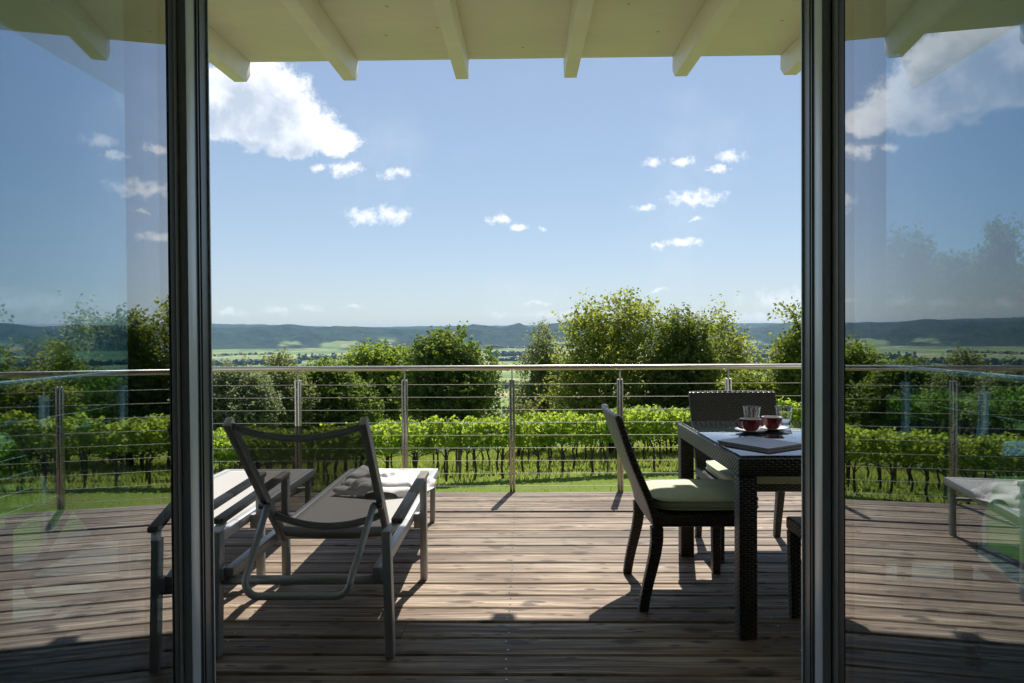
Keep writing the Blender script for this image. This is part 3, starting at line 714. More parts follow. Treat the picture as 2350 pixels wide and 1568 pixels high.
def make_chair(loc, rz, label):
    """seat faces local +y; origin on the floor under the seat"""
    root = thing('wicker_chair', label, 'chair', loc, rz, 'wicker chairs at the dining table')
    hw = .27
    s = MB(); s.box((-hw, -.205, .388), (hw, .245, .445)); s.build('seat', 'wicker', root, bevel=.010, uv=True)
    def ctr(t):                                   # back leg and backrest line, from the floor up
        z = .90 * t
        y_ = -.262 + .075 * math.exp(-((z - .36) / .26) ** 2) - .105 * max(0, (z - .36) / .54) ** 1.5
        return y_, z
    for sg in (-1, 1):
        x_ = sg * (hw - .026)
        pts = [ctr(t) for t in np.linspace(0, .43, 7)]
        b = MB()
        vs_ = []
        for j, (y_, z) in enumerate(pts):
            hwj = .018 + .006 * j / 6
            vs_ += [(x_ - hwj, y_ - hwj - .004, z), (x_ + hwj, y_ - hwj - .004, z), (x_ + hwj, y_ + hwj + .004, z), (x_ - hwj, y_ + hwj + .004, z)]
        fs_ = [(0, 3, 2, 1), (24, 25, 26, 27)]
        for j in range(6):
            for q in range(4): fs_.append((j * 4 + q, j * 4 + (q + 1) % 4, (j + 1) * 4 + (q + 1) % 4, (j + 1) * 4 + q))
        b.add(vs_, fs_); b.build('leg', 'wicker', root, bevel=.006, uv=True)
        b = MB(); b.bar((sg * (hw - .03), .215, 0), (sg * (hw - .026), .215, .3875), .040, .040, (0, 1, 0), .050, .050); b.build('leg', 'wicker', root, bevel=.006, uv=True)
    # backrest: a curved slab
    nu, nv = 12, 12; th = .04
    def bp(u, v, side):
        z0 = .388; z = z0 + (.895 - z0) * v; y_, _ = ctr(z / .90)
        x = (2 * u - 1) * (hw + .004 * v); y_ -= .020 * (1 - (2 * u - 1) ** 2) * (0.3 + .7 * v)
        z -= .010 * v * (1 - abs(2 * u - 1) ** 2) * -0.2
        return (x, y_ + side * th / 2 * (1 - .15 * v), z)
    b = MB(); vs_ = []
    for side in (-1, 1):
        for j in range(nv + 1):
            for i in range(nu + 1): vs_.append(bp(i / nu, j / nv, side))
    n0 = (nu + 1) * (nv + 1); ix = lambda s_, i, j: s_ * n0 + j * (nu + 1) + i; fs_ = []
    for j in range(nv):
        for i in range(nu):
            fs_.append((ix(0, i, j), ix(0, i + 1, j), ix(0, i + 1, j + 1), ix(0, i, j + 1)))
            fs_.append((ix(1, i, j), ix(1, i, j + 1), ix(1, i + 1, j + 1), ix(1, i + 1, j)))
    for i in range(nu):
        fs_.append((ix(0, i, nv), ix(0, i + 1, nv), ix(1, i + 1, nv), ix(1, i, nv))); fs_.append((ix(0, i + 1, 0), ix(0, i, 0), ix(1, i, 0), ix(1, i + 1, 0)))
    for j in range(nv):
        fs_.append((ix(0, 0, j), ix(0, 0, j + 1), ix(1, 0, j + 1), ix(1, 0, j))); fs_.append((ix(0, nu, j + 1), ix(0, nu, j), ix(1, nu, j), ix(1, nu, j + 1)))
    b.add(vs_, fs_); b.build('backrest', 'wicker', root, bevel=.010, uv=True)
    return root
ch = make_chair((.790, 3.365, 0), -pi / 2, 'wicker chair at the end of the table, its back to the sun loungers')
dup(ch, (1.325, 4.02, 0), pi, 'wicker chair on the far side of the table with its back to the railing')
dup(ch, (1.44, 2.835, 0), 0, 'wicker chair without a cushion on the near side of the table by the door')
def cushion(loc, rz, label):
    me_ = MB(); hx, hy, hz = .245, .235, .030
    def sup(c_, e): return math.copysign(abs(c_) ** e, c_)
    nu, nv = 48, 20
    def fn(u, v):
        th, ph = 2 * pi * u, pi * (v - .5)
        x = hx * sup(cos(ph), .28) * sup(cos(th), .30); y_ = hy * sup(cos(ph), .28) * sup(sin(th), .30); z = hz * sup(sin(ph), .55)
        r = sqrt((x / hx) ** 2 + (y_ / hy) ** 2)
        z *= 1.12 - .18 * min(1, r) ** 3
        z += .004 * noise.noise(Vector((x * 9, y_ * 9, loc[0] * 3))) * (1 if z > 0 else .2)
        return (x, y_, z)
    me_.grid(fn, nu, nv)
    o = me_.build('seat_cushion', 'cushion_cotton', None, smooth=True, weld=True, loc=loc); o.rotation_euler = (0, 0, rz)
    tag(o, label, 'cushion', 'pale green seat cushions')
    for sg in (-1, 1):
        pts = []
        for i in range(61):
            th = 2 * pi * i / 60; pts.append((hx * 1.0 * sup(cos(th), .30), hy * 1.0 * sup(sin(th), .30), sg * hz * .62))
        MB().tube(pts, .0035, 6, cap=False).build('piping', 'cushion_cotton', o, smooth=True)
    return o
cushion((.845, 3.365, .478), 0, 'pale green cushion half in sun on the chair at the table end')
cushion((1.325, 3.915, .478), 0, 'pale green cushion on the chair at the far side of the table')

# things on the table
def cup(loc, rz, label):
    root = thing('coffee_cup', label, 'cup', loc, rz, 'red cups and saucers')
    outer = [(.0005, .0), (.022, .0), (.024, .004), (.034, .010), (.043, .026), (.049, .045), (.0525, .064)]
    inner = [(.0525, .064), (.0505, .0645), (.047, .045), (.041, .028), (.032, .014), (.0005, .010)]
    MB().lathe(outer, n=40).build('bowl', 'red_glaze', root, smooth=True)
    MB().lathe(inner, n=40).build('lining', 'white_glaze', root, smooth=True)
    pts = [(-.048, 0, .054), (-.060, 0, .0585), (-.072, 0, .054), (-.076, 0, .042), (-.071, 0, .030), (-.060, 0, .021), (-.042, 0, .0165)]
    MB().tube(pts, [.0048, .0045, .0042, .004, .004, .0045, .005], 10).build('handle', 'red_glaze', root, smooth=True)
    return root
def saucer(loc, label):
    pr = [(.0005, .004), (.028, .004), (.030, .002), (.040, .003), (.060, .009), (.079, .0165), (.0805, .018), (.079, .0188), (.060, .0125), (.038, .0075), (.0005, .0075)]
    o = MB().lathe([(r, z) for r, z in pr], n=48).build('saucer', 'white_glaze', None, smooth=True, loc=loc); return tag(o, label, 'saucer', 'white saucers under the cups')
saucer((1.150, 3.485, GT - .0015), 'white saucer carrying a teaspoon under the nearer red cup')
saucer((1.283, 3.555, GT - .0015), 'white saucer under the red cup beside the door frame, no spoon')
cup((1.150, 3.485, GT + .0062), radians(8), 'red coffee cup whose saucer carries a teaspoon, white inside')
cup((1.283, 3.555, GT + .0062), radians(-15), 'red coffee cup farther from the table edge, without a spoon')
sp_ = MB(); sp_.tube([(0, 0, 0), (.04, 0, .002), (.085, 0, .007)], [.0022, .0018, .0026], 8)
sp_.add([(.085 + .017 * (1 + cos(2 * pi * k / 14)), .010 * sin(2 * pi * k / 14), .0075) for k in range(14)] + [(.102, 0, .0045)], [(k, (k + 1) % 14, 14) for k in range(14)])
s_ = sp_.build('teaspoon', 'spoon_steel', None, smooth=True, loc=(1.045, 3.50, GT + .0205)); s_.rotation_euler = (0, radians(-4), radians(4)); tag(s_, 'small steel teaspoon resting on the rim of a saucer', 'spoon')
def tumbler(loc, label):
    pr = [(.0003, 0), (.031, 0), (.0335, .002), (.0375, .05), (.0455, .106), (.0465, .108), (.0445, .1085), (.0435, .106), (.0355, .05), (.0315, .014), (.0003, .012)]
    o = MB().lathe(pr, n=48).build('drinking_glass', 'clear_glass', None, smooth=True, loc=loc); return tag(o, label, 'glass', 'clear drinking glasses')
tumbler((1.222, 3.690, GT), 'clear empty tumbler behind the cup that has the teaspoon')
tumbler((1.394, 3.690, GT), 'clear empty tumbler behind the cup nearer the door frame')
def notebook(z, dx, rz, label, th):
    nb = thing('folder', label, 'folder', (1.047 + dx, 3.062, z), rz, 'thin folders lying on the glass top')
    w_, l_ = .138, .118
    b = MB(); b.box((-w_, -l_, 0), (w_, l_, .0015)); b.box((-w_, -l_, th - .0015), (w_, l_, th)); b.box((-w_, l_ - .0015, .0016), (w_, l_, th - .0016))
    b.build('cover', 'notebook_cover', nb); MB().box((-w_ + .004, -l_ + .004, .0017), (w_ - .004, l_ - .003, th - .0017)).build('pages', 'paper', nb)
notebook(GT, .003, radians(-57.5), 'thin purplish folder lying underneath the other folder', .010)
notebook(GT + .0106, 0, radians(-56.5), 'thin purplish grey folder lying on top of the other folder', .009)

# ------------------------------------------------------------------ foliage
rng = np.random.default_rng(11)
def leaves_mesh(name, pts, size, mat, flat=.35, rnd=None, asp=.62, parent=None):
    """one rhombic leaf per point"""
    n = len(pts); P = np.asarray(pts, float)
    nrm = rng.normal(size=(n, 3)); nrm[:, 2] = np.abs(nrm[:, 2]) + flat; nrm /= np.linalg.norm(nrm, axis=1)[:, None]
    t = rng.normal(size=(n, 3)); t -= (t * nrm).sum(1)[:, None] * nrm; t /= np.linalg.norm(t, axis=1)[:, None] + 1e-9
    b = np.cross(nrm, t); s = size * rng.uniform(.65, 1.3, n)[:, None]
    V = np.empty((n, 4, 3)); V[:, 0] = P - t * s * .5; V[:, 1] = P + b * s * asp * .5 - t * s * .05 + nrm * s * .08; V[:, 2] = P + t * s * .5; V[:, 3] = P - b * s * asp * .5 - t * s * .05 + nrm * s * .08
    me = bpy.data.meshes.new(name); me.vertices.add(4 * n); me.vertices.foreach_set('co', V.reshape(-1))
    me.loops.add(4 * n); me.loops.foreach_set('vertex_index', np.arange(4 * n, dtype=np.int32))
    me.polygons.add(n); me.polygons.foreach_set('loop_start', np.arange(0, 4 * n, 4, dtype=np.int32)); me.polygons.foreach_set('loop_total', np.full(n, 4, dtype=np.int32))
    me.update(calc_edges=True); me.materials.append(M[mat])
    a = me.attributes.new('rnd', 'FLOAT', 'FACE'); a.data.foreach_set('value', (rng.random(n) if rnd is None else rnd).astype(np.float32))
    o = bpy.data.objects.new(name, me); S.collection.objects.link(o)
    if parent is not None: o.parent = parent
    return o

def tree(name, label, base, lobes, mat, nspray, leaf_size, twig=.8, up=.5, per=13, seed=1, group='trees below the terrace', surf=.45, spread=.09, depth=1.0, cat='tree'):
    r = np.random.default_rng(seed); bx_, by_ = base; bz_ = gz(bx_, by_) - .15
    root = thing(name, label, cat, (bx_, by_, bz_), 0, group)
    L = [np.array((x - bx_, dy, z - bz_, rx, max(rx, rz) * depth, rz)) for (x, dy, z, rx, rz) in lobes]
    top = max(l[2] for l in L); low = min(l[2] - l[5] for l in L); hi_x = np.average([l[0] for l in L], weights=[l[3] for l in L])
    # trunk and limbs
    tb_ = MB(); th_ = max(low + .5, top * .35); r0_ = .045 + .016 * top
    mid_ = [(0, 0, 0), (hi_x * .2 + .05, .04, th_ * .45), (hi_x * .5, 0, th_)]
    tb_.tube(mid_ + [(hi_x * .9, 0, top * .8)], [r0_ * 1.25, r0_, r0_ * .8, r0_ * .3], 9)
    br = []
    for l in L:
        a0 = np.array((hi_x * (.3 + .3 * r.random()), 0, th_ * r.uniform(.7, 1.05))); e = l[:3]
        m_ = (a0 + e) / 2 + np.array((0, 0, .12 * np.linalg.norm(e - a0))) * r.uniform(-.3, 1)
        tb_.tube([tuple(a0), tuple(m_), tuple(e)], [r0_ * .5, r0_ * .33, r0_ * .14], 6)
        for q in range(6):
            d_ = r.normal(size=3); d_[2] = abs(d_[2]) * .8; d_ /= np.linalg.norm(d_); f2 = e + d_ * l[3:6] * .85
            s2 = a0 + (e - a0) * r.uniform(.4, 1); tb_.tube([tuple(s2), tuple((s2 + f2) / 2 + r.normal(size=3) * .08), tuple(f2)], [r0_ * .16, r0_ * .1, r0_ * .03], 5)
    tb_.build('trunk', 'trunk_bark', root, smooth=True)
    vol = np.array([l[3] * l[4] * l[5] for l in L]) ** .75; vol /= vol.sum(); nspray = int(nspray * 1.45); idx = r.choice(len(L), nspray, p=vol); A = np.array(L)[idx]
    d_ = r.normal(size=(nspray, 3)); d_ /= np.linalg.norm(d_, axis=1)[:, None]
    rad = r.random(nspray) ** surf
    # clumps: pull sprays together so that gaps open between them
    p0 = A[:, :3] + d_ * A[:, 3:6] * 1.08 * rad[:, None]
    cell = .9; q_ = np.floor(p0 / cell + .5) * cell; hsh = np.sin(q_[:, 0] * 12.9 + q_[:, 1] * 78.2 + q_[:, 2] * 37.7) * 43758.5; hsh = hsh - np.floor(hsh)
    keep = (hsh > .13) | (r.random(nspray) < .2); p0, d2, hs = p0[keep], d_[keep], hsh[keep]; k_ = len(p0)
    dirs = d2 * .75 + r.normal(size=(k_, 3)) * .38; dirs[:, 2] += up; dirs /= np.linalg.norm(dirs, axis=1)[:, None]
    ln = twig * r.uniform(.5, 1.15, k_) * np.where(r.random(k_) < .10, 1.35, 1.0); t_ = r.random((k_, per)); droop = -.12 * twig * t_ ** 2
    P = p0[:, None, :] + dirs[:, None, :] * (t_ * ln[:, None])[:, :, None] + r.normal(size=(k_, per, 3)) * spread
    P[:, :, 2] += droop
    rn = np.clip(np.repeat(hs[:, None], per, 1) * .55 + r.random((k_, per)) * .45, 0, 1)
    global rng
    rng = r
    P = P.reshape(-1, 3); ok = P[:, 2] > .1
    leaves_mesh('crown', P[ok], leaf_size * 1.12, mat, rnd=rn.reshape(-1)[ok], parent=root)
    return root
TREES = 1.0
def T(*a, n=1000, **k): return tree(*a, nspray=int(n * TREES), **k)
T('robinia_tree', 'tall dense dark green tree with a rounded crown behind the railing centre', (-4.48, 42), [(-4.61, 0, 0.07, 1.66, 1.34), (-3.0, 0, -1.02, 1.39, 1.21), (-5.82, 0, -0.62, 1.47, 1.29), (-4.48, 0, -2.16, 2.28, 1.55), (-2.6, 0, -2.31, 1.02, 1.21), (-6.49, 0, -2.42, 1.34, 1.34), (-4.82, 0, 0.62, 0.7, 0.5), (-4.3, 0, -3.9, 2.4, 1.3)], 'robinia_leaf', leaf_size=.20, twig=.75, up=.25, seed=1, n=1750)
T('robinia_tree', 'lighter green broad tree left of the tall dense rounded tree', (-10.04, 46), [(-10.04, 0, -0.4, 1.41, 0.82), (-8.72, 0, -1.14, 1.32, 1.32), (-11.21, 0, -1.13, 1.32, 1.03), (-10.04, 0, -2.31, 2.05, 1.61), (-8.28, 0, -3.05, 1.47, 1.32), (-10, 0, -4.2, 2.2, 1.4)], 'bright_leaf', leaf_size=.21, twig=.8, up=.3, seed=2, n=1500)
T('broadleaf_tree', 'low dark tree under the handrail behind the lounger back', (-11.08, 38), [(-11.08, 0, -1.14, 1.21, 0.68), (-10.35, 0, -2.21, 1.46, 1.21), (-11.81, 0, -2.34, 1.09, 1.21), (-9.4, 0, -2.9, 1.2, 1.1), (-11, 0, -3.6, 1.8, 1.0)], 'robinia_leaf', leaf_size=.18, twig=.65, seed=3, n=1300)
T('round_tree', 'olive green round headed tree poking above the handrail at the left', (-12.91, 36), [(-12.89, 0, -0.49, 0.69, 0.6), (-12.91, 0, -1.73, 1.33, 1.1), (-13.6, 0, -2.53, 1.15, 0.92), (-11.88, 0, -2.61, 0.96, 0.83), (-12.9, 0, -3.4, 1.6, .9)], 'olive_leaf', leaf_size=.13, twig=.55, seed=4, per=15, n=1100)
T('willow_tree', 'greyish green willow beside the open door behind the loungers', (-13.94, 33), [(-13.94, 0, -1.51, 1.05, 1.1), (-14.89, 0, -1.21, 0.84, 0.95), (-13.52, 0, -2.56, 1.26, 0.8), (-14.99, 0, -2.72, 0.95, 0.8), (-13.1, 0, -1.9, .8, .8)], 'grey_leaf', leaf_size=.13, twig=.7, up=.1, seed=5, per=16, n=1200)
T('birch_tree', 'slender light birch just left of the large cherry tree', (.93, 34), [(0.95, 0, 0.70, 0.38, 0.85), (0.80, 0, -0.38, 0.88, 0.91), (1.45, 0, -0.75, 0.8, 0.9), (1.25, 0, -1.75, 1.2, 1.08), (0.35, 0, -2.2, 0.95, 0.85), (.9, 0, -3.3, 1.1, .8)], 'olive_leaf', leaf_size=.12, twig=.6, up=.6, seed=6, per=14, n=1000)
T('cherry_tree', 'large airy yellow green cherry tree rising above the railing', (3.79, 30), [(4.27, 0, 1.74, 1.26, 0.88), (3.06, 0, 1.08, 1.19, 1.0), (5.17, 0, 1.07, 1.07, 1.0), (3.89, 0, -0.07, 1.72, 1.0), (2.45, 0, -0.07, 0.88, 0.88), (3.79, 0, -1.41, 2.01, 1.05), (2.11, 0, -1.6, 0.92, 0.88), (3.8, 0, -2.6, 1.9, .8)], 'cherry_leaf', leaf_size=.135, twig=1.0, up=.65, seed=7, per=12, n=1900, spread=.07)
T('broadleaf_tree', 'dark green tree close to the right side of the cherry tree', (6.51, 28.5), [(6.51, 0, 1.07, 0.8, 0.84), (7.09, 0, 0.34, 0.91, 0.91), (6.24, 0, -0.39, 1.05, 1.02), (7.09, 0, -1.3, 1.2, 0.95), (5.97, 0, -1.66, 1.05, 0.76), (6.5, 0, -2.4, 1.3, .8)], 'dark_leaf', leaf_size=.13, twig=.8, up=.55, seed=8, per=14, n=1700)
T('plum_tree', 'thin tree with upright sprays at the right end of the tree group', (8.86, 31), [(8.82, 0, 1.18, 0.36, 0.87), (9.22, 0, -0.09, 0.75, 0.79), (8.7, 0, -1.14, 0.83, 1.03), (9.95, 0, 0.24, 0.45, 0.36), (8.9, 0, -2.3, .9, .8)], 'cherry_leaf', leaf_size=.13, twig=1.0, up=.75, seed=9, per=11, n=620, spread=.07)
T('hazel_bush', 'leafy yellow green hedge bush behind the dining table', (9.09, 26), [(8.96, 0, -0.76, 0.93, 0.6), (10.01, 0, -0.85, 0.93, 0.7), (8.26, 0, -1.14, 0.73, 0.6), (9.59, 0, -1.43, 1.26, 0.56), (9.2, 0, -2.2, 1.5, .7)], 'hedge_leaf', leaf_size=.12, twig=.5, seed=10, per=14, n=1200, cat='bush')
T('oak_tree', 'leafy tree half hidden by the door frame at the table side', (10.3, 24), [(9.5, 0, 0.45, 0.55, 0.65), (10.3, 0, .7, 0.75, 0.8), (11.2, 0, 1.9, 0.7, 0.6), (11.1, 0, .6, .8, .9), (9.9, 0, -0.3, 0.95, 0.85), (9.45, 0, 1.85, .22, .12)], 'hedge_leaf', leaf_size=.13, twig=.6, seed=12, per=14, n=1200)
T('elder_bush', 'small pale bush left of the birch behind the vines', (-.3, 31), [(-0.05, 0, -2.45, 0.5, 0.5), (-0.5, 0, -2.75, 0.4, 0.35), (-.1, 0, -3.1, .7, .5)], 'olive_leaf', leaf_size=.12, twig=.45, seed=13, per=14, n=300, cat='bush')
T('broadleaf_tree', 'shaded tree seen through the glass door behind the lounger side railing', (-24.56, 34), [(-24.56, 0, 0.0, 1.3, 0.91), (-23.69, 0, -1.2, 1.3, 0.98), (-25.21, 0, -1.5, 1.52, 1.08), (-24.5, 0, -2.7, 2, 1)], 'robinia_leaf', leaf_size=.18, seed=15, n=900)
T('willow_tree', 'wide green bush seen through the door glass next to the lounger', (-19.2, 36), [(-18.43, 0, -1.81, 1.52, 1.19), (-20.03, 0, -2.26, 1.61, 1.03), (-17.74, 0, -2.62, 1.38, 0.92), (-18.5, 0, -3.2, 2, 1)], 'olive_leaf', leaf_size=.16, seed=16, n=1100)
T('broadleaf_tree', 'low wide bush seen through the far part of the lounger side glass', (-25.58, 40), [(-25.58, 0, -2.38, 1.79, 1.07), (-24.05, 0, -2.9, 1.79, 1.02), (-27.11, 0, -2.75, 1.53, 1.02)], 'bright_leaf', leaf_size=.2, seed=17, n=800)
T('ash_tree', 'tall tree seen through the table side glass nearest the door frame', (16.6, 30), [(16.62, 0, 4.25, 0.8, 1.05), (16.46, 0, 2.43, 1.07, 1.15), (16.71, 0, 0.52, 1.19, 1.34), (16.23, 0, -1.01, 1.15, 1.15)], 'dark_leaf', leaf_size=.15, seed=18, n=1100)
T('ash_tree', 'broad tree seen through the table side glass between two taller ones', (20.6, 33), [(20.28, 0, 3.59, 1.26, 0.93), (20.91, 0, 1.8, 1.56, 1.26), (20.6, 0, -0.2, 1.68, 1.47)], 'robinia_leaf', leaf_size=.17, seed=19, n=1200)
T('spruce_tree', 'tall pointed tree seen through the table side glass', (21.29, 31), [(21.23, 0, 5.02, 0.32, 0.83), (21.25, 0, 3.73, 0.75, 0.99), (21.33, 0, 2.05, 1.11, 1.23), (21.43, 0, -0.13, 1.31, 1.38)], 'dark_leaf', leaf_size=.14, seed=20, n=1100)
T('ash_tree', 'tree at the outermost edge of the table side glass', (21.52, 29), [(21.25, 0, 2.55, 0.81, 1.0), (21.71, 0, 0.69, 1.11, 1.3), (21.52, 0, -0.97, 1.22, 1.11)], 'robinia_leaf', leaf_size=.15, seed=21, n=900)

# ------------------------------------------------------------------ vineyard: every vine is a plant of its own
random.seed(9)
vine_meshes = []
for kx in range(6):
    r = np.random.default_rng(100 + kx); rng = r; n = 760
    x = r.uniform(-.52, .52, n); h = r.random(n)
    zt = 1.0 + h * (.74 + .10 * np.sin(x * 7 + kx)); yv = r.normal(0, .15, n) * (1.15 - .5 * np.abs(h - .5))
    P = np.stack([x + r.normal(0, .03, n), yv, zt + r.normal(0, .04, n)], 1)
    hole = np.sin(P[:, 0] * 9.0 + kx * 1.7) * np.sin(P[:, 2] * 8.3 + kx * 2.9) + .5 * np.sin(P[:, 0] * 19 + P[:, 2] * 13 + kx); P = P[(hole > -.45) | (r.random(len(P)) < .25)]
    sh = []                                                   # shoots that stand up or hang down
    for q in range(9):
        x0 = r.uniform(-.5, .5); l = r.uniform(.10, .24); up = r.random() < .72
        for t in np.linspace(0, 1, 7): sh.append((x0 + .12 * t * r.normal(), r.normal(0, .1), (1.66 + l * t) if up else (1.0 - l * t * .8)))
    P = np.concatenate([P, np.array(sh)]); rn = np.clip(.75 * (P[:, 2] - 1.0) - .12 + r.random(len(P)) * .55, 0, 1)  # leaf tone rises with height: bright top and shaded foot put into colour
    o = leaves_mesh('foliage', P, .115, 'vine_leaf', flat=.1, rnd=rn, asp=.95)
    t = MB(); b0 = .06 * r.normal(); pts = [(b0, 0, -.08), (b0 + .03 * r.normal(), .02 * r.normal(), .3), (b0 + .06 * r.normal(), .02 * r.normal(), .62), (.04 * r.normal(), 0, .95)]
    t.tube(pts, [.046, .036, .031, .027], 7)
    for sgn in (-1, 1): t.tube([pts[2], (sgn * .12, .02, .86), (sgn * .42, 0, .97)], [.016, .014, .010], 6)
    for q in range(5):
        x0 = r.uniform(-.42, .42); t.tube([(x0, 0, .93), (x0 + .05 * r.normal(), 0, 1.3), (x0 + .08 * r.normal(), 0, 1.68)], [.006, .005, .003], 4)
    tr_ = t.build('trunk', 'vine_bark', None, smooth=True)
    vine_meshes.append((o.data, tr_.data)); bpy.data.objects.remove(o); bpy.data.objects.remove(tr_)
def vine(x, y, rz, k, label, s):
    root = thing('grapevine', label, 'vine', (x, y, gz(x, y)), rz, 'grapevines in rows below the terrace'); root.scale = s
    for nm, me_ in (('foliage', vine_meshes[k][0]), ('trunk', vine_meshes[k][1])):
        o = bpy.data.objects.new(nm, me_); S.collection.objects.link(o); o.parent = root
ROWS = [(20.5, 'leafy grapevine in the front row of the vineyard'), (22.7, 'leafy grapevine in the second row of the vineyard'), (24.9, 'leafy grapevine in the third row of the vineyard'), (27.1, 'leafy grapevine in the fourth row of the vineyard')]
pz = []
for ri, (ry, lab) in enumerate(ROWS):
    x = -17.5 - .3 * ri; j = 0
    while x < 18:
        y_ = ry + .012 * x
        vine(x + random.uniform(-.07, .07), y_ + random.uniform(-.05, .05), random.choice((0, pi)) + random.uniform(-.08, .08), random.randrange(6), lab, (1, 1, random.uniform(.88, 1.08)))
        if j % 5 == 2 and ri < 3: pz.append((x + .42, y_, ri))
        x += .89 if ri < 2 else .93; j += 1
pm = MB().tube([(0, 0, -.15), (0, 0, 1.72)], [.038, .034], 9)
pm = pm.build('vine_post', 'weathered_post', None, smooth=True); pmd = pm.data; bpy.data.objects.remove(pm)
names = ['front', 'second', 'third']
for (x, y_, ri) in pz:
    o = bpy.data.objects.new('vine_post', pmd); S.collection.objects.link(o); o.location = (x, y_, gz(x, y_)); o.rotation_euler = (random.uniform(-.03, .03), random.uniform(-.03, .03), 0)
    tag(o, f'wooden post among the grapevines of the {names[ri]} row', 'post', 'vineyard posts')

# long grass in the vineyard and mown lawn tufts: uncountable
r = np.random.default_rng(77); n = 60000
gx = r.uniform(-20, 20, n); gy = 12 + (r.random(n) ** .8) * 25
mown = gy < 19.4; hgt = np.where(mown, r.uniform(.03, .07, n), r.uniform(.10, .30, n)); hgt *= np.where((np.sin(gx * 3.1) + np.sin(gy * 5.3 + gx)) > .3, 1.0, .75)
gzz = -3.05 + .05 * gx - np.where(gy < 20.5, .06, .12) * (gy - 20.5)
ang = r.uniform(0, pi, n); wd = r.uniform(.012, .03, n); lean = r.normal(0, .35, (n, 2)) * hgt[:, None]
V = np.empty((n, 3, 3)); V[:, 0] = np.stack([gx - np.cos(ang) * wd, gy - np.sin(ang) * wd, gzz - .02], 1); V[:, 1] = np.stack([gx + np.cos(ang) * wd, gy + np.sin(ang) * wd, gzz - .02], 1); V[:, 2] = np.stack([gx + lean[:, 0], gy + lean[:, 1], gzz + hgt], 1)
me = bpy.data.meshes.new('grass'); me.vertices.add(3 * n); me.vertices.foreach_set('co', V.reshape(-1)); me.loops.add(3 * n); me.loops.foreach_set('vertex_index', np.arange(3 * n, dtype=np.int32))
me.polygons.add(n); me.polygons.foreach_set('loop_start', np.arange(0, 3 * n, 3, dtype=np.int32)); me.polygons.foreach_set('loop_total', np.full(n, 3, dtype=np.int32)); me.update(calc_edges=True); me.materials.append(M['grass_blade'])
a = me.attributes.new('rnd', 'FLOAT', 'FACE'); a.data.foreach_set('value', r.random(n).astype(np.float32))
go = bpy.data.objects.new('grass', me); S.collection.objects.link(go); tag(go, 'long sunlit grass between and in front of the grapevines', 'grass', None, 'stuff')

# ------------------------------------------------------------------ houses near and far, tree belts in the valley
def house_mb(root, w_, l_, h_, rf, wall, roofm, win=True):
    MB().box((-w_ / 2, -l_ / 2, -3), (w_ / 2, l_ / 2, h_)).build('wall', wall, root)
    e = .35; b = MB(); b.add([(-w_ / 2 - e, -l_ / 2 - e, h_ + .02), (w_ / 2 + e, -l_ / 2 - e, h_ + .02), (w_ / 2 + e, l_ / 2 + e, h_ + .02), (-w_ / 2 - e, l_ / 2 + e, h_ + .02), (-w_ / 2 - e, 0, h_ + rf), (w_ / 2 + e, 0, h_ + rf)],
                     [(0, 3, 2, 1), (0, 1, 5, 4), (2, 3, 4, 5), (3, 0, 4), (1, 2, 5)]); b.build('roof', roofm, root)
    if win:
        for q in range(3):
            x_ = -w_ * .33 + q * w_ * .33; f = MB().box((x_ - .5, -l_ / 2 - .05, h_ * .45), (x_ + .5, -l_ / 2 - .002, h_ * .45 + 1.2)).build('window', 'white_wall', root)
            MB().box((x_ - .42, -l_ / 2 - .07, h_ * .45 + .08), (x_ + .42, -l_ / 2 - .051, h_ * .45 + 1.12)).build('pane', 'pane_dark', f)
hA = thing('neighbour_house', 'house with a grey gable roof among the willows behind the loungers', 'house', (-23.5, 58, -10.0), radians(60)); house_mb(hA, 9, 7, 3.2, 3.6, 'house_wall', 'grey_roof')
hB = thing('neighbour_house', 'white house glimpsed under the tall dense tree beyond the vines', 'house', (-8.4, 60, -9.6), radians(-25)); house_mb(hB, 8, 7, 3.0, 2.2, 'white_wall', 'house_roof')
# far villages
def at(az, R): X = R * sin(math.atan(az)); Y = R * cos(math.atan(az)); return X, Y, gz(X, Y)
def village(cands, lab, grp, rs_=5):
    rr = random.Random(rs_); first = {}
    for (az, R, s) in cands:
        X, Y, z = at(az, R); k_ = rr.randrange(3)
        root = thing('village_house', lab, 'house', (X, Y, z), rr.uniform(-.6, .6), grp)
        if k_ not in first:
            house_mb(root, (13, 17, 11)[k_], 9, (5.5, 5, 6)[k_], 5, 'house_wall', ('house_roof', 'grey_roof', 'house_roof')[k_], False); first[k_] = root
        else:
            for c_ in kids(first[k_]):
                o = c_.copy(); S.collection.objects.link(o); o.parent = root
        root.scale = (s, s, s)
rv = random.Random(21)
village([(-.46 + rv.uniform(-.02, .04), 4700 + rv.uniform(-250, 250), 1.2) for _ in range(9)] + [(-.405 + rv.uniform(-.02, .03), 4800 + rv.uniform(-200, 200), 1.2) for _ in range(8)], 'tiny white walled farm house in the valley village behind the lounger side', 'village houses in the valley')
village([(-.035 + rv.uniform(-.03, .04), 5250 + rv.uniform(-200, 250), 1.3) for _ in range(20)], 'tiny pale house in the village below the middle hills', 'houses of the middle village', 7)
village([(.35 + rv.uniform(-.05, .06), 4800 + rv.uniform(-400, 300), 1.3) for _ in range(9)], 'tiny pale house in the valley behind the table side', 'houses of the table side valley', 8)

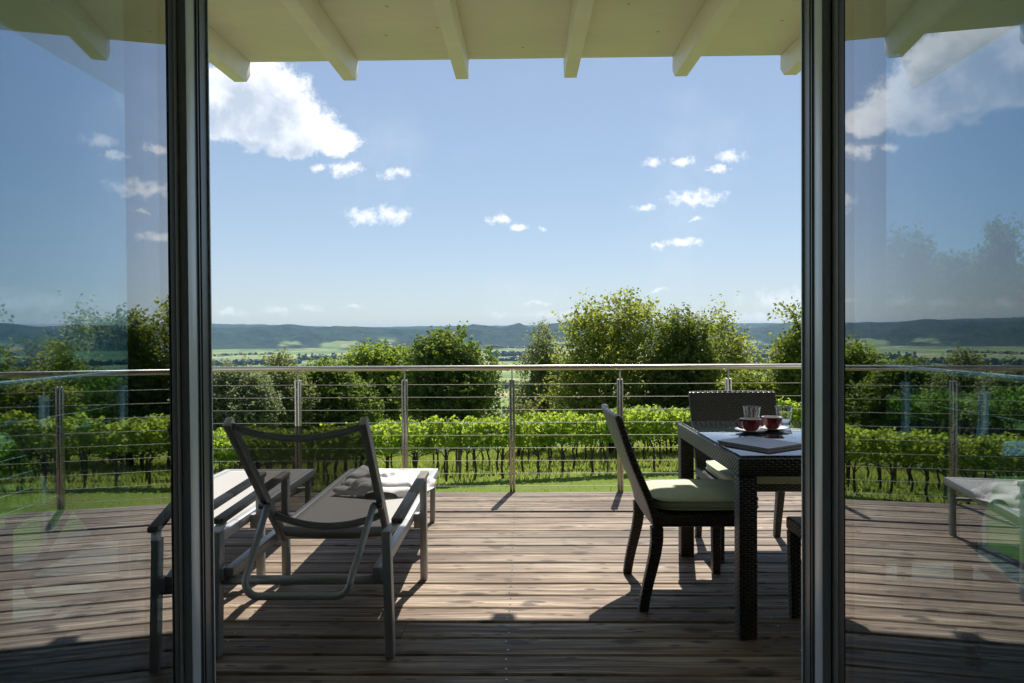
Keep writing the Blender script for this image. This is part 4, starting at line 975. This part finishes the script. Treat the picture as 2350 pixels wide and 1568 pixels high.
bb = bmesh.new(); bmesh.ops.create_icosphere(bb, subdivisions=2, radius=1); bv = np.array([v.co[:] for v in bb.verts]); bf = [tuple(v.index for v in f.verts) for f in bb.faces]; bb.free()
def belt(spec, label, seed):
    r = np.random.default_rng(seed); mb = MB()
    for (a0, R0, a1, R1, n, hgt) in spec:
        for q in range(n):
            t = (q + r.random()) / n; az = a0 + (a1 - a0) * t; R = R0 + (R1 - R0) * t + r.normal() * 14
            X, Y, z = at(az, R); h = hgt * r.uniform(.6, 1.25); w_ = h * r.uniform(.42, .7)
            nz_ = 1 + .35 * np.array([noise.noise(Vector(p_ * 2.2) + Vector((q, seed, 0))) for p_ in bv])
            P = bv * nz_[:, None] * np.array((w_, w_, h * .6)) + np.array((X, Y, z + h * .45)); mb.add(P, bf, 0, r.random())
    o = mb.build('tree_belt', 'far_leaf', None, rnd=True); tag(o, label, 'trees', None, 'stuff')
belt([(-.475, 3050, -.33, 3150, 75, 20), (-.33, 3500, -.24, 3700, 45, 22), (-.25, 3000, -.18, 3100, 30, 16)], 'dark line of trees across the valley fields behind the railing', 1)
belt([(-.05, 3800, .03, 3900, 40, 26), (-.05, 3200, .03, 3300, 45, 20), (-.03, 1560, .01, 1600, 14, 12), (-.03, 1050, .02, 1060, 8, 9)], 'rows of trees between the middle fields of the valley', 2)
belt([(.26, 3000, .44, 2900, 80, 22), (.27, 3700, .45, 3500, 70, 22), (.28, 4300, .45, 4200, 60, 22), (.3, 2300, .45, 2300, 45, 16), (.3, 2600, .46, 2650, 50, 18)], 'woodland strips over the valley floor behind the dining table', 3)
belt([(-.9, 2200, -.48, 2500, 110, 20), (-.9, 3400, -.5, 3500, 90, 22), (.47, 2300, .9, 2200, 90, 20), (.47, 3400, .9, 3300, 90, 22)], 'tree lines in the outer valley seen through the side glass', 4)
belt([(-.46, 4650, -.37, 4800, 26, 14), (-.05, 5150, .02, 5300, 30, 15), (-.34, 4300, -.20, 4500, 14, 14)], 'garden trees among the valley village houses', 5)

# ------------------------------------------------------------------ haze: the air of the valley
hz = MB().box((-15500, -15500, -160), (15500, 15500, 190)).build('haze', 'plaster', None); hz.data.materials.clear()
hm = bpy.data.materials.new('haze_air'); hm.use_nodes = True; hn = hm.node_tree.nodes; hn.clear()
pv_ = hn.new('ShaderNodeVolumePrincipled'); pv_.inputs['Color'].default_value = (.38, .66, 1, 1); pv_.inputs['Density'].default_value = 4.2e-5; pv_.inputs['Anisotropy'].default_value = .2
ho = hn.new('ShaderNodeOutputMaterial'); hm.node_tree.links.new(pv_.outputs[0], ho.inputs['Volume']); hz.data.materials.append(hm)
tag(hz, 'thin bluish summer haze filling the valley', None, None, 'stuff')
